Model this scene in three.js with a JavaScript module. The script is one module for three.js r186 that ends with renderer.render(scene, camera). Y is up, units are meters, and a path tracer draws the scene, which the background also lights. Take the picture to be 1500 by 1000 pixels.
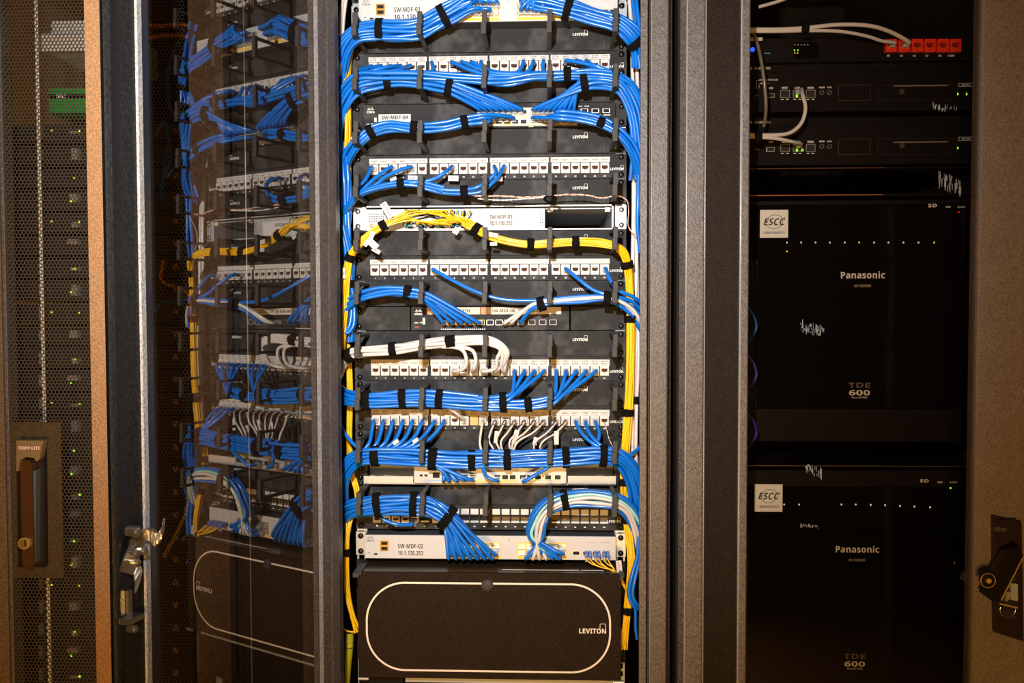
import * as THREE from 'three';
import { mergeGeometries, mergeVertices } from 'three/addons/utils/BufferGeometryUtils.js';
import { RoundedBoxGeometry } from 'three/addons/geometries/RoundedBoxGeometry.js';
import { FontLoader } from 'three/addons/loaders/FontLoader.js';
import { TextGeometry } from 'three/addons/geometries/TextGeometry.js';
import { RectAreaLightUniformsLib } from 'three/addons/lights/RectAreaLightUniformsLib.js';

RectAreaLightUniformsLib.init();
const scene = new THREE.Scene();
const renderer = new THREE.WebGLRenderer();
renderer.toneMapping = THREE.LinearToneMapping;
renderer.toneMappingExposure = 1.0;
renderer.shadowMap.enabled = true;
scene.background = new THREE.Color(0x000000);

// ---------------------------------------------------------------- camera
// world: x = 0 at the middle of the centre rack, z = 0 at the faces of its panels, floor at y = 0
const FOCAL = 1252.5, YTOP = 1.756, U = 0.04445;
const CAM = new THREE.Vector3(0.0974, 1.3001, 1.5133);
const camera = new THREE.PerspectiveCamera(2 * Math.atan(500 / FOCAL) * 180 / Math.PI, 1.5, 0.05, 30);
camera.position.copy(CAM);
camera.rotation.set(-1.9442 * Math.PI / 180, 2.1724 * Math.PI / 180, -0.1285 * Math.PI / 180, 'YXZ');
camera.updateMatrixWorld(true);
const camRt = new THREE.Vector3(), camUp = new THREE.Vector3(), camBk = new THREE.Vector3();
camera.matrixWorld.extractBasis(camRt, camUp, camBk);
const ray = (px, py) => camBk.clone().negate().addScaledVector(camRt, (px - 750) / FOCAL).addScaledVector(camUp, -(py - 500) / FOCAL);
// a point measured on the photograph, at its real depth z in the room
function at(px, py, z) { const d = ray(px, py); return CAM.clone().addScaledVector(d, (z - CAM.z) / d.z); }
function toPx(p) { const d = p.clone().sub(CAM), w = -d.dot(camBk); return [750 + FOCAL * d.dot(camRt) / w, 500 - FOCAL * d.dot(camUp) / w]; }

// ---------------------------------------------------------------- light
// the photographer's flash: a small, almost white source a hand's breadth above the lens, aimed at the upper half of the rack
const flash = new THREE.SpotLight(new THREE.Color(1, 0.965, 0.93), 11.2, 0, 0.70, 1, 2);
flash.position.set(-0.02, 1.6, 1.5);
flash.target.position.set(-0.08, 1.52, 0);
flash.castShadow = true; flash.shadow.radius = 0.9; flash.shadow.mapSize.set(2048, 2048);
scene.add(flash, flash.target);
// added warm light, low and unseen, for the brown cast of the lower half
const addedWarmLight = new THREE.RectAreaLight(new THREE.Color(1, 0.54, 0.15), 52, 0.5, 0.42);
addedWarmLight.position.set(0.02, 0.62, 2.35); addedWarmLight.lookAt(0.15, 0.75, 0); addedWarmLight.castShadow = true;
scene.add(addedWarmLight);

// ---------------------------------------------------------------- helpers
let seed = 7;
const rnd = () => { seed = (seed * 1664525 + 1013904223) >>> 0; return seed / 4294967296; };
const V = (x, y, z) => new THREE.Vector3(x, y, z);
const taken = {};
function numbered(name) { const k = taken[name] = (taken[name] ?? -1) + 1; return k ? `${name}_${String(k).padStart(3, '0')}` : name; }
function tag(o, label, category, group) { o.userData.label = label; o.userData.category = category; if (group) o.userData.group = group; return o; }
function thing(name, label, category, [x, y, z] = [0, 0, 0], turn = 0, group) {
  const o = new THREE.Group(); o.name = numbered(name); o.position.set(x, y, z); o.rotation.y = turn; scene.add(o);
  return tag(o, label, category, group);
}
function part(name, geo, mat, parent, pos) {
  const m = new THREE.Mesh(geo, mat); m.name = name; m.castShadow = m.receiveShadow = true; if (pos) m.position.set(...pos);
  parent.add(m); return m;
}
function sub(name, parent, pos) { const g = new THREE.Group(); g.name = name; if (pos) g.position.set(...pos); parent.add(g); return g; }
function struct(name, geo, mat) { const m = part(name, geo, mat, scene); m.userData.kind = 'structure'; return m; }
// box from min / max corners
const box = (x0, x1, y0, y1, z0, z1) => new THREE.BoxGeometry(x1 - x0, y1 - y0, z1 - z0).translate((x0 + x1) / 2, (y0 + y1) / 2, (z0 + z1) / 2);
const rbox = (x0, x1, y0, y1, z0, z1, r = 0.0012) => new RoundedBoxGeometry(x1 - x0, y1 - y0, z1 - z0, 1, r).translate((x0 + x1) / 2, (y0 + y1) / 2, (z0 + z1) / 2);
function join(list) {
  const l = list.map((g) => { g = g.index ? g.toNonIndexed() : g; for (const k of Object.keys(g.attributes)) if (!['position', 'normal', 'uv'].includes(k)) g.deleteAttribute(k); return g; });
  return mergeGeometries(l, false);
}
function metreUV(g, k = 1) {
  const p = g.attributes.position, n = g.attributes.normal, uv = new Float32Array(p.count * 2);
  for (let i = 0; i < p.count; i++) {
    const ax = Math.abs(n.getX(i)), ay = Math.abs(n.getY(i)), az = Math.abs(n.getZ(i));
    const [u, v] = az >= ax && az >= ay ? [p.getX(i), p.getY(i)] : ax >= ay ? [p.getZ(i), p.getY(i)] : [p.getX(i), p.getZ(i)];
    uv[2 * i] = u * k; uv[2 * i + 1] = v * k;
  }
  g.setAttribute('uv', new THREE.BufferAttribute(uv, 2)); return g;
}
function roundRect(w, h, r, cx = 0, cy = 0, P = THREE.Shape) {
  const s = new P(), x = cx - w / 2, y = cy - h / 2;
  s.moveTo(x + r, y); s.lineTo(x + w - r, y); s.absarc(x + w - r, y + r, r, -Math.PI / 2, 0, false); s.lineTo(x + w, y + h - r); s.absarc(x + w - r, y + h - r, r, 0, Math.PI / 2, false);
  s.lineTo(x + r, y + h); s.absarc(x + r, y + h - r, r, Math.PI / 2, Math.PI, false); s.lineTo(x, y + r); s.absarc(x + r, y + r, r, Math.PI, 1.5 * Math.PI, false); return s;
}
function rectHole(x0, x1, y0, y1) { const p = new THREE.Path(); p.moveTo(x0, y0); p.lineTo(x0, y1); p.lineTo(x1, y1); p.lineTo(x1, y0); p.closePath(); return p; }
const extrude = (shape, depth, z = 0, seg = 4) => new THREE.ExtrudeGeometry(shape, { depth, bevelEnabled: false, curveSegments: seg }).translate(0, 0, z);

// ---------------------------------------------------------------- textures and materials
function noiseTex(size, fn, srgb) {
  const d = new Uint8Array(size * size * 4);
  for (let i = 0; i < size * size; i++) { const v = fn(i % size, Math.floor(i / size)); const c = Array.isArray(v) ? v : [v, v, v]; for (let k = 0; k < 3; k++) d[4 * i + k] = Math.max(0, Math.min(255, c[k])); d[4 * i + 3] = 255; }
  const t = new THREE.DataTexture(d, size, size); t.wrapS = t.wrapT = THREE.RepeatWrapping; t.magFilter = THREE.LinearFilter; t.minFilter = THREE.LinearMipmapLinearFilter; if (srgb) t.colorSpace = THREE.SRGBColorSpace; t.needsUpdate = true; return t;
}
function smoothNoise(size, cells) {                                         // tileable value noise
  const g = Array.from({ length: cells * cells }, rnd), f = (t) => t * t * (3 - 2 * t);
  return (x, y) => {
    const u = x / size * cells, v = y / size * cells, i = Math.floor(u), j = Math.floor(v), a = f(u - i), b = f(v - j), q = (p, r) => g[((r % cells) * cells) + (p % cells)];
    return (q(i, j) * (1 - a) + q(i + 1, j) * a) * (1 - b) + (q(i, j + 1) * (1 - a) + q(i + 1, j + 1) * a) * b;
  };
}
const n4 = smoothNoise(256, 6), n16 = smoothNoise(256, 23), n64 = smoothNoise(256, 85);
const grainBump = noiseTex(256, (x, y) => 90 + 120 * n64(x, y) + 45 * rnd());
const grainMap = noiseTex(256, (x, y) => 138 + 84 * n64(x, y) + 50 * rnd() + 10 * n4(x, y), true);
const dustMap = noiseTex(256, (x, y) => { const s = Math.max(0, n4(x, y) * 0.65 + n16(x, y) * 0.35 - 0.42); return 150 + 190 * s + 26 * rnd() + 16 * n64(x, y); }, true);
const fuzzBump = noiseTex(128, () => 255 * rnd());
const rep = (t, k) => { const c = t.clone(); c.repeat.set(k, k); c.needsUpdate = true; return c; };
const std = (color, roughness = 0.5, metalness = 0, more = {}) => new THREE.MeshStandardMaterial({ color, roughness, metalness, ...more });
const matte = (color, roughness = 0.6, more = {}) => new THREE.MeshPhysicalMaterial({ color, roughness, specularIntensity: 0.22, ...more });   // flat dark paint
const grain = (color, roughness = 0.55, k = 6.3, shine = 1) => new THREE.MeshPhysicalMaterial({ color, roughness, specularIntensity: shine, map: rep(grainMap, k), bumpMap: rep(grainBump, k), bumpScale: 0.0005 });
const M = {
  frame: grain('#6b635e', 0.45), frameDark: grain('#2a2019', 0.6, 6.3, 0.2), tan: grain('#a67c55', 0.6, 15), doorInner: grain('#1c1c1d', 0.4), rim: grain('#c9c5c2', 0.35), edgeHighlight: std('#8b8682', 0.22),  // last entry is paler than the frame, with the edge highlight in its colour
  cabinet: grain('#3a322c', 0.7, 6.3, 0.25), plate: matte('#464647', 0.55, { map: rep(dustMap, 6) }),
  ring: matte('#454341', 0.45), ringLight: std('#575553', 0.5), black: matte('#141313', 0.5), screw: std('#1a1919', 0.28, 0.5), steel: std('#b9c3cb', 0.4, 0.55), zinc: std('#c9c6be', 0.35, 0.7),
  white: std('#d8d5d1', 0.5), label: std('#f4f2ee', 0.6), jack: std('#cbc8c4', 0.45), jackIn: matte('#4a2e20', 0.6), jackIvory: std('#c9a86a', 0.45), ink: std('#f2f1ee', 0.6), inkDark: std('#55585c', 0.6),
  switchWhite: std('#c4c5c7', 0.45, 0.0), switchGrey: std('#2b2b2c', 0.5), underside: matte('#4b4b4d', 0.5), gold: std('#c79a3a', 0.4, 0.6), yellowStrip: std('#f2c230', 0.5), dark: matte('#262424', 0.6), portPlastic: matte('#343233', 0.55),
  plug: new THREE.MeshPhysicalMaterial({ color: '#e8ecef', roughness: 0.2, transmission: 0.55, thickness: 0, ior: 1.5 }), strap: matte('#131111', 0.9, { bumpMap: rep(fuzzBump, 30), bumpScale: 0.0008 }),
  aluminium: std('#b4b6b9', 0.42, 0.2), tray: std('#cfc6b4', 0.6), boxFace: matte('#33261a', 0.75, { map: rep(grainMap, 9), bumpMap: rep(grainBump, 9), bumpScale: 0.0005 }), boxTop: std('#33261a', 0.3),
  line: std('#f1e5d6', 0.5), chrome: std('#d6d0c6', 0.2, 0.95), brass: std('#caa45c', 0.35, 0.35), gloss: std('#0b0a0b', 0.12), gearBlack: matte('#161313', 0.5), red: std('#f23a1c', 0.45), redIn: std('#6a1408', 0.6),
  mesh: std('#57493a', 0.45, 0.3), green: std('#1f9a3a', 0.5), paper: std('#cfcdc9', 0.7), teal: std('#1d8fa5', 0.5), brown: std('#6d3c1c', 0.6), wall: std('#8a7a62', 0.9), floor: std('#6b5b46', 0.7), ceiling: std('#b5a993', 0.9),
};
const CABLE = {
  blue: '#0a70d4', white: '#d6d2ce', grey: '#b9b5af', yellow: '#fac610', pink: '#e6cfd3', beige: '#ddd2bf', orange: '#e38512', aqua: '#9fd9cc',
};
const cableMats = {};
const cableMat = (k) => cableMats[k] ??= new THREE.MeshPhysicalMaterial({ color: CABLE[k] ?? k, roughness: 0.36, clearcoat: 0.5, clearcoatRoughness: 0.16 });
const emit = (c, k) => std('#101010', 0.5, 0, { emissive: new THREE.Color(c), emissiveIntensity: k });
const ledGreen = emit('#9dff2a', 2.2), ledBlue = emit('#2a4bff', 3), ledRed = emit('#ff2a12', 1), ledAmber = emit('#ffd23a', 1.2), ledWhite = emit('#fff0c8', 0.9);

const loader = new FontLoader();
const fontBold = await loader.loadAsync('fonts/droid/droid_sans_bold.typeface.json');
const fontReg = await loader.loadAsync('fonts/droid/droid_sans_regular.typeface.json');
const textCache = {};
function text(str, size, font = fontReg, align = 0.5) {                    // raised print, front at z = 0.0004
  const key = `${str}|${size}|${font === fontBold}|${align}`;
  if (textCache[key]) return textCache[key];
  const g = new TextGeometry(str, { font, size, depth: 0.0003, curveSegments: 2, bevelEnabled: false });
  g.computeBoundingBox(); const b = g.boundingBox; g.translate(-b.min.x - (b.max.x - b.min.x) * align, -(b.min.y + b.max.y) / 2, 0.0001);
  return textCache[key] = g;
}
function sticker(w, h, draw, px = 512, bg = '#cdcbc8', depth = 0.0004) {     // thin printed label, print on its front
  const c = document.createElement('canvas'); c.width = px; c.height = Math.round(px * h / w); const x = c.getContext('2d');
  x.fillStyle = bg; x.fillRect(0, 0, c.width, c.height); draw(x, c.width, c.height);
  const t = new THREE.CanvasTexture(c); t.colorSpace = THREE.SRGBColorSpace;
  const g = new THREE.BoxGeometry(w, h, depth), uv = g.attributes.uv;
  for (let i = 0; i < 24; i++) if (i < 16 || i >= 20) uv.setXY(i, 0.002, 0.002);
  return [g, std('#ffffff', 0.6, 0, { map: t })];
}
const scribble = (x, x0, y0, w, h, n = 7, c = '#7d7a78') => { x.fillStyle = c; for (let i = 0; i < n; i++) { const a = x0 + w * i / n; x.fillRect(a, y0 + (rnd() < 0.3 ? h * 0.4 : 0), w / n * (0.35 + 0.3 * rnd()), h * (0.5 + 0.5 * rnd())); } };

// ---------------------------------------------------------------- room
struct('floor', box(-2.6, 2.6, -0.1, 0, -1.4, 4.2), M.floor);
struct('ceiling', box(-2.6, 2.6, 2.8, 2.9, -1.4, 4.2), M.ceiling);
struct('wall_back', box(-2.6, 2.6, 0, 2.8, -1.5, -1.4), M.wall);
struct('wall_front', box(-2.6, 2.6, 0, 2.8, 4.2, 4.3), M.wall);
struct('wall_left', box(-2.7, -2.6, 0, 2.8, -1.4, 4.2), M.wall);
struct('wall_right', box(2.6, 2.7, 0, 2.8, -1.4, 4.2), M.wall);
{ // the flash on its stand and an added warm light, both behind the viewpoint
  const f = thing('flash_stand', 'black photographic flash head on a thin stand behind the viewpoint', 'flash', [-0.02, 0, 1.56]);
  part('pole', new THREE.CylinderGeometry(0.01, 0.012, 1.56, 10).translate(0, 0.78, 0.05), M.black, f);
  part('foot', new THREE.CylinderGeometry(0.16, 0.18, 0.03, 20).translate(0, 0.015, 0.05), M.black, f);
  part('flash_head', rbox(-0.035, 0.035, 1.565, 1.635, -0.035, 0.09, 0.006), M.black, f);
  part('flash_window_light', box(-0.028, 0.028, 1.575, 1.625, -0.038, -0.0355), emit('#ffffff', 1.5), f);
  const l = thing('added_warm_lamp', 'added low warm light with a square amber shade, unseen behind the viewpoint', 'lamp', [0.02, 0, 2.5]);
  part('base', new THREE.CylinderGeometry(0.13, 0.14, 0.025, 24).translate(0, 0.0125, 0), M.black, l);
  part('pole', new THREE.CylinderGeometry(0.012, 0.012, 0.5, 10).translate(0, 0.26, 0), M.black, l);
  part('added_lamp_shade', rbox(-0.25, 0.25, 0.41, 0.83, -0.12, 0.12, 0.01), emit('#ffb45a', 1.2), l);  // glowing box that goes with the added warm light
}

// ---------------------------------------------------------------- cabinets
const ZF = 0.13;                                                            // front plane of the cabinets
const xAt = (px, z) => at(px, 460, z).x;
function prism(pts, y0, y1) {                                                // (x, z) outline swept upright
  const s = new THREE.Shape(pts.map(([x, z]) => new THREE.Vector2(x, -z)));
  const g = new THREE.ExtrudeGeometry(s, { depth: y1 - y0, bevelEnabled: false }).rotateX(-Math.PI / 2).translate(0, y0, 0);
  return metreUV(g);
}
const YB = 0.04, YT = 2.12;
const mid = thing('network_cabinet', 'middle network cabinet with its glass door swung open to the left', 'cabinet');
{
  const b = (n, m, ...a) => part(n, metreUV(box(...a)), m, mid);
  b('side_panel', M.cabinet, -0.305, -0.3, YB, YT, -0.85, ZF - 0.03); b('side_panel', M.cabinet, 0.3, 0.305, YB, YT, -0.85, ZF - 0.03);
  b('rear_panel', M.cabinet, -0.3, 0.3, YB, YT, -0.86, -0.85); b('roof', M.cabinet, -0.305, 0.305, YT, YT + 0.04, -0.86, ZF); b('base', M.cabinet, -0.305, 0.305, 0, YB, -0.86, ZF);
  for (const s of [-1, 1]) {                                                 // 19-inch rails with square holes
    const sh = new THREE.Shape(); sh.moveTo(s * 0.222, 0.1); sh.lineTo(s * 0.2405, 0.1); sh.lineTo(s * 0.2405, 2.08); sh.lineTo(s * 0.222, 2.08); sh.closePath();
    for (let k = -4; k < 27; k++) for (const f of [0.18, 0.5, 0.82]) { const y = YTOP - (k + f) * U; sh.holes.push(rectHole(s * 0.2325 - 0.0048, s * 0.2325 + 0.0048, y - 0.0048, y + 0.0048)); }
    part('mounting_rail', extrude(sh, 0.002, -0.0065), M.steel, mid);
    part('rail_web', box(s * 0.222 - 0.001, s * 0.222 + 0.001, 0.1, 2.08, -0.06, -0.0065), M.cabinet, mid);
  }
  // left post, mostly behind the hinge stile; right post with groove and flat face
  part('post', prism([[-0.302, ZF], [-0.2375, ZF], [-0.2375, ZF - 0.012], [-0.285, ZF - 0.02], [-0.302, ZF - 0.03]], YB, YT), M.frame, mid);
  part('post', prism([[xAt(938, ZF), ZF - 0.012], [xAt(938, ZF), ZF - 0.004], [xAt(947.6, ZF), ZF - 0.004], [xAt(947.6, ZF), ZF - 0.014], [xAt(952.6, ZF), ZF - 0.014], [xAt(952.6, ZF), ZF - 0.001], [xAt(954, ZF), ZF],
    [xAt(976, ZF), ZF], [xAt(978, ZF), ZF - 0.002], [xAt(981, ZF), ZF - 0.012], [0.302, ZF - 0.04], [0.285, ZF - 0.04], [0.27, ZF - 0.02]], YB, YT), M.frame, mid);
  for (const [px, dz] of [[953.6, 0.0012], [946.6, 0.0052]]) part('edge_highlight', new THREE.CylinderGeometry(0.0011, 0.0011, YT - YB, 8).translate(xAt(px, ZF), (YB + YT) / 2, ZF - dz), M.edgeHighlight, mid);  // thin added cylinders, paler than the post, stand for light on its edges
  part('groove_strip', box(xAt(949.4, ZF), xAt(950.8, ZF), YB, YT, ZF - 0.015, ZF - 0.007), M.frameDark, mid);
}
// the open glass door: its own axes are -x outward from the hinge, z towards the rack
const NANG = 14.6288 * Math.PI / 180, DN = V(Math.cos(NANG), 0, Math.sin(NANG)), DD = V(-Math.sin(NANG), 0, Math.cos(NANG));
const HINGE = V(-0.2351, 0, 0.128);
const door = sub('glass_door', mid, [HINGE.x, 0, HINGE.z]);
door.rotation.y = Math.PI / 2 - NANG;                                        // local x -> -DD, local z -> DN
function atDoor(px, py, h = 0) { const d = ray(px, py), o = HINGE.clone().addScaledVector(DN, h), t = o.clone().sub(CAM).dot(DN) / d.dot(DN), p = CAM.clone().addScaledVector(d, t).sub(o); return [-p.dot(DD), CAM.y + d.y * t]; }
const dX = (px, h = 0) => atDoor(px, 500, h)[0];
{
  const prof = (list) => prism(list, YB + 0.02, YT);                         // (local x, local z)
  const u = (px, h) => dX(px, h);
  // hinge side stile
  part('hinge_stile', prof([[u(498, 0.004), -0.02], [u(498, 0.004), 0.002], [u(494, 0.006), 0.006], [u(484, 0.006), 0.006], [u(483, 0.004), 0.003], [u(470, 0.004), 0.003], [u(466, 0), -0.001], [u(466, 0), -0.02]]), M.frame, door);
  part('gasket', prof([[u(470, 0.004), 0.004], [u(464, 0.004), 0.004], [u(464, 0), -0.0005], [u(470, 0), -0.0005]]), M.rim, door);
  // free side stile with its rounded channel
  const x0 = u(224, 0), x1 = -0.517;
  const a = u(213.5, 0.012), bb = u(206, 0.014), c = u(169, 0.012), d = u(159, 0.008);
  part('free_stile', prof([[x0, 0.0005], [a, 0.012], [bb, 0.0145], [bb - 0.004, 0.0125], [(bb + c) / 2, 0.008], [c + 0.003, 0.0095], [c, 0.008], [c - 0.001, 0.004], [d, 0.004], [x1 + 0.002, 0.004], [x1 + 0.001, -0.018], [x0, -0.018]]), M.doorInner, door);
  part('stile_rim', prof([[a + 0.0005, 0.0125], [a - 0.0005, 0.0138], [bb + 0.0005, 0.016], [bb - 0.0012, 0.0155], [bb - 0.001, 0.0115], [a, 0.0105]]), M.rim, door);
  part('edge_strip', prof([[x1 + 0.0022, 0.0045], [x1 + 0.0005, 0.0045], [x1, 0.003], [x1, -0.0195], [x1 + 0.0022, -0.0195]]), M.tan, door);
  part('rail', metreUV(box(x1, 0, YT - 0.07, YT, -0.018, 0.004)), M.doorInner, door); part('rail', metreUV(box(x1, 0, YB + 0.02, YB + 0.1, -0.018, 0.004)), M.doorInner, door);
  part('glass_pane', box(x0 - 0.006, u(466) + 0.004, YB + 0.08, YT - 0.05, -0.0012, -0.001), new THREE.MeshPhysicalMaterial({ color: '#e6e1dc', roughness: 0.01, transmission: 1, thickness: 0, ior: 2.25, side: THREE.DoubleSide }), door);
  // latch: two bent cam tongues on a plate, screws and a rod guide
  const L = (px, py, h) => { const [x, y] = atDoor(px, py, h); return V(x, y, h); };
  const tongue = (pts, w, th, name, mat) => {                               // bent strip through points, broad across the door's plane normal
    const cv = new THREE.CatmullRomCurve3(pts, false, 'centripetal'), N = 18, pos = [], idx = [];
    for (let i = 0; i <= N; i++) {
      const p = cv.getPoint(i / N), t = cv.getTangent(i / N), wi = w * (i > N - 3 ? Math.sqrt(1 - ((i - N + 3) / 3.2) ** 2) : 1), side = V(0, 0, 1).cross(t).normalize().multiplyScalar(0.35).add(V(0.3, 0.9, 0.1)).normalize(), up = side.clone().cross(t).normalize();
      for (const [s, q] of [[-1, -1], [1, -1], [1, 1], [-1, 1]]) pos.push(...p.clone().addScaledVector(side, s * wi / 2).addScaledVector(up, q * th / 2).toArray());
      if (i) for (let k = 0; k < 4; k++) { const o = (i - 1) * 4, A = o + k, B = o + (k + 1) % 4; idx.push(A, A + 4, B, B, A + 4, B + 4); }
    }
    idx.push(0, 1, 2, 0, 2, 3, N * 4, N * 4 + 2, N * 4 + 1, N * 4, N * 4 + 3, N * 4 + 2);
    const g = new THREE.BufferGeometry(); g.setAttribute('position', new THREE.Float32BufferAttribute(pos, 3)); g.setIndex(idx); const f = g.toNonIndexed(); f.computeVertexNormals(); metreUV(f); part(name, f, mat, door);
  };
  tongue([L(190, 800, 0.016), L(203, 786, 0.019), L(222, 783, 0.021), L(229, 790, 0.024), L(236, 782, 0.034), L(241, 762, 0.036)], 0.014, 0.0022, 'cam_tongue', M.chrome);
  tongue([L(178, 828, 0.014), L(192, 831, 0.017), L(200, 834, 0.02), L(203, 845, 0.026), L(200, 866, 0.03)], 0.013, 0.0022, 'cam_tongue', M.chrome);
  { const p = [L(180, 820, 0.014), L(197, 782, 0.014), L(215, 784, 0.014), L(203, 815, 0.014), L(200, 830, 0.014)]; const s = new THREE.Shape(p.map((q) => new THREE.Vector2(q.x, q.y))); part('latch_plate', extrude(s, 0.0025, 0.0135), M.chrome, door); }
  const bolt = (px, py, r, h) => { const q = L(px, py, 0.016); part('latch_bolt', join([new THREE.CylinderGeometry(r, r, h, 14).rotateX(Math.PI / 2).translate(q.x, q.y, 0.016 + h / 2), new THREE.CylinderGeometry(r * 0.55, r * 0.7, 0.003, 6).rotateX(Math.PI / 2).translate(q.x, q.y, 0.0175 + h)]), M.chrome, door); };
  bolt(188, 777, 0.006, 0.012); bolt(200, 805, 0.005, 0.01); bolt(192, 809, 0.005, 0.007); bolt(193, 822, 0.004, 0.008); bolt(189, 920, 0.0045, 0.008);
  const g0 = L(190, 905, 0.012); part('rod_guide', box(g0.x - 0.012, g0.x + 0.01, g0.y - 0.003, g0.y + 0.003, 0.008, 0.022), M.chrome, door);
  const r0 = L(190, 880, 0.012); part('latch_rod', box(r0.x - 0.003, r0.x + 0.003, r0.y - 0.02, r0.y + 0.012, 0.009, 0.013), M.chrome, door);
}
// right cabinet with closed glass door
const right = thing('network_cabinet', 'right-hand cabinet with a closed dark glass door and swing handle', 'cabinet');
{
  const b = (n, m, ...a) => part(n, metreUV(box(...a)), m, right), X = (px) => xAt(px, ZF), x0 = X(996), xr = 0.905;
  b('side_panel', M.cabinet, 0.318, 0.323, YB, YT, -0.85, 0.1); b('side_panel', M.cabinet, xr, xr + 0.005, YB, YT, -0.85, 0.1);
  b('rear_panel', M.cabinet, 0.318, xr, YB, YT, -0.86, -0.85); b('roof', M.cabinet, 0.318, xr, YT, YT + 0.04, -0.86, 0.1); b('base', M.cabinet, 0.318, xr, 0, YB, -0.86, 0.1);
  const rd = sub('glass_door', right);
  part('hinge_stile', prism([[x0, ZF - 0.035], [x0 + 0.0005, ZF - 0.012], [X(1004), ZF - 0.001], [X(1006), ZF], [X(1029), ZF], [X(1031), ZF - 0.001], [X(1034.5), ZF - 0.006], [X(1036), ZF - 0.012], [X(1036), ZF - 0.035]], YB + 0.02, YT), M.frame, rd);
  for (const [px, dz] of [[1005, 0.0014], [1032.2, 0.0035], [1084.4, 0.003]]) part('edge_highlight', new THREE.CylinderGeometry(0.0016, 0.0016, YT - YB - 0.02, 8).translate(X(px), (YB + 0.02 + YT) / 2, ZF - dz), M.edgeHighlight, rd);  // added pale cylinders carry the highlights of the stile's bevels
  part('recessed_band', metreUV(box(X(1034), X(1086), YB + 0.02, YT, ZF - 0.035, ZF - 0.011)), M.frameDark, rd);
  part('glass_bezel', prism([[X(1083), ZF - 0.03], [X(1083), ZF - 0.004], [X(1084), ZF - 0.002], [X(1086), ZF - 0.0015], [X(1095), ZF - 0.0015], [X(1097), ZF - 0.004], [X(1097), ZF - 0.03]], YB + 0.02, YT), M.frame, rd);
  const xg = at(1433, 460, ZF).x;
  part('handle_stile', prism([[xg, ZF - 0.03], [xg, ZF - 0.004], [xg + 0.003, ZF], [xr, ZF], [xr, ZF - 0.03]], YB + 0.02, YT), grain('#7d6c5e', 0.65, 10), rd);
  part('rail', metreUV(box(x0, xr, YT - 0.09, YT, ZF - 0.03, ZF)), M.frame, rd); part('rail', metreUV(box(x0, xr, YB + 0.02, YB + 0.11, ZF - 0.03, ZF)), M.frame, rd);
  part('glass_pane', box(X(1093), xg + 0.004, YB + 0.1, YT - 0.08, ZF - 0.0112, ZF - 0.011), new THREE.MeshPhysicalMaterial({ color: '#efebe6', roughness: 0.01, transmission: 1, thickness: 0, ior: 1.5, side: THREE.DoubleSide }), rd);
  // wiped smears left on the glass
  const smear = new THREE.MeshStandardMaterial({ color: '#dfe6ee', roughness: 0.9, transparent: true, opacity: 0.16 });
  for (const [px, py, w, h, n] of [[1190, 482, 34, 26, 20], [1392, 268, 34, 40, 18], [1193, 690, 26, 26, 14], [1186, 771, 26, 8, 10], [1385, 158, 36, 14, 12]]) {
    const list = [];
    for (let i = 0; i < n * 3; i++) { const u = rnd() - 0.5, p = at(px + u * w, py + u * h * 0.3 + (rnd() - 0.5) * h * 0.5, ZF - 0.0105), a = 0.00015 + 0.0004 * rnd(), l = 0.001 + 0.007 * rnd() * rnd() * h / 26; list.push(box(p.x - a, p.x + a, p.y - l, p.y + l, ZF - 0.0109, ZF - 0.0107)); }
    part('smear', join(list), smear, rd);
  }
  // swing handle: tilted base plate, arm swung out, cylinder lock
  const c = at(1467, 845, ZF), h = sub('swing_handle', rd, [c.x, c.y, ZF]);
  const q = (px, py, z = 0) => { const p = at(px, py, ZF + z); return [p.x - c.x, p.y - c.y]; };
  const poly = (pts, z0, z1) => extrude(new THREE.Shape(pts.map((p) => new THREE.Vector2(...q(...p)))), z1 - z0, z0);
  part('handle_plate', join([poly([[1451, 754], [1493, 763], [1496, 937], [1453, 923]], 0, 0.007), extrude(roundRect(0.03, 0.0025, 0.001), 0.002, 0.0075).translate(...q(1472, 760), 0)]), std('#241514', 0.35), h);
  { const t = text('Xlite', 0.007, fontReg); part('embossed_script', t, std('#6d5a4a', 0.4), h, [...q(1461, 773), 0.0072]); }
  part('handle_arm', poly([[1484, 806], [1450, 870], [1440, 872], [1428, 862], [1448, 820], [1460, 800], [1474, 793]], 0.012, 0.03), std('#17100f', 0.3), h);
  part('arm_edge', poly([[1485, 806], [1483.5, 806], [1451, 869.5], [1452.5, 870]], 0.012, 0.0305), M.brass, h);
  part('lock_cylinder', join([new THREE.CylinderGeometry(0.0115, 0.0115, 0.006, 24).rotateX(Math.PI / 2).translate(...q(1445.5, 849, 0.03), 0.031)]), std('#1b1413', 0.3), h);
  part('lock_ring', new THREE.TorusGeometry(0.0112, 0.0006, 6, 28).translate(...q(1445.5, 849, 0.03), 0.034), M.brass, h);
  part('key_slot', join([new THREE.CylinderGeometry(0.004, 0.004, 0.002, 12).rotateX(Math.PI / 2).translate(...q(1446, 849, 0.03), 0.035)]), M.brass, h);
  part('recess', poly([[1459, 800], [1486, 806], [1486, 905], [1459, 898]], 0.0068, 0.0078), M.dark, h);
  part('strike', poly([[1474, 850], [1484, 851], [1484, 876], [1474, 874]], 0.008, 0.014), M.steel, h);
  part('pivot', poly([[1467, 862], [1474, 861], [1472, 872], [1466, 876]], 0.008, 0.016), M.zinc, h);
  part('finger_cup', new THREE.TorusGeometry(0.012, 0.001, 6, 24, Math.PI * 1.2).rotateZ(Math.PI * 0.9).translate(...q(1472, 890), 0.0085), M.chrome, h);
  part('cup_edge', poly([[1460, 880], [1486, 886], [1486, 888], [1460, 882]], 0.008, 0.0095), M.brass, h);
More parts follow.
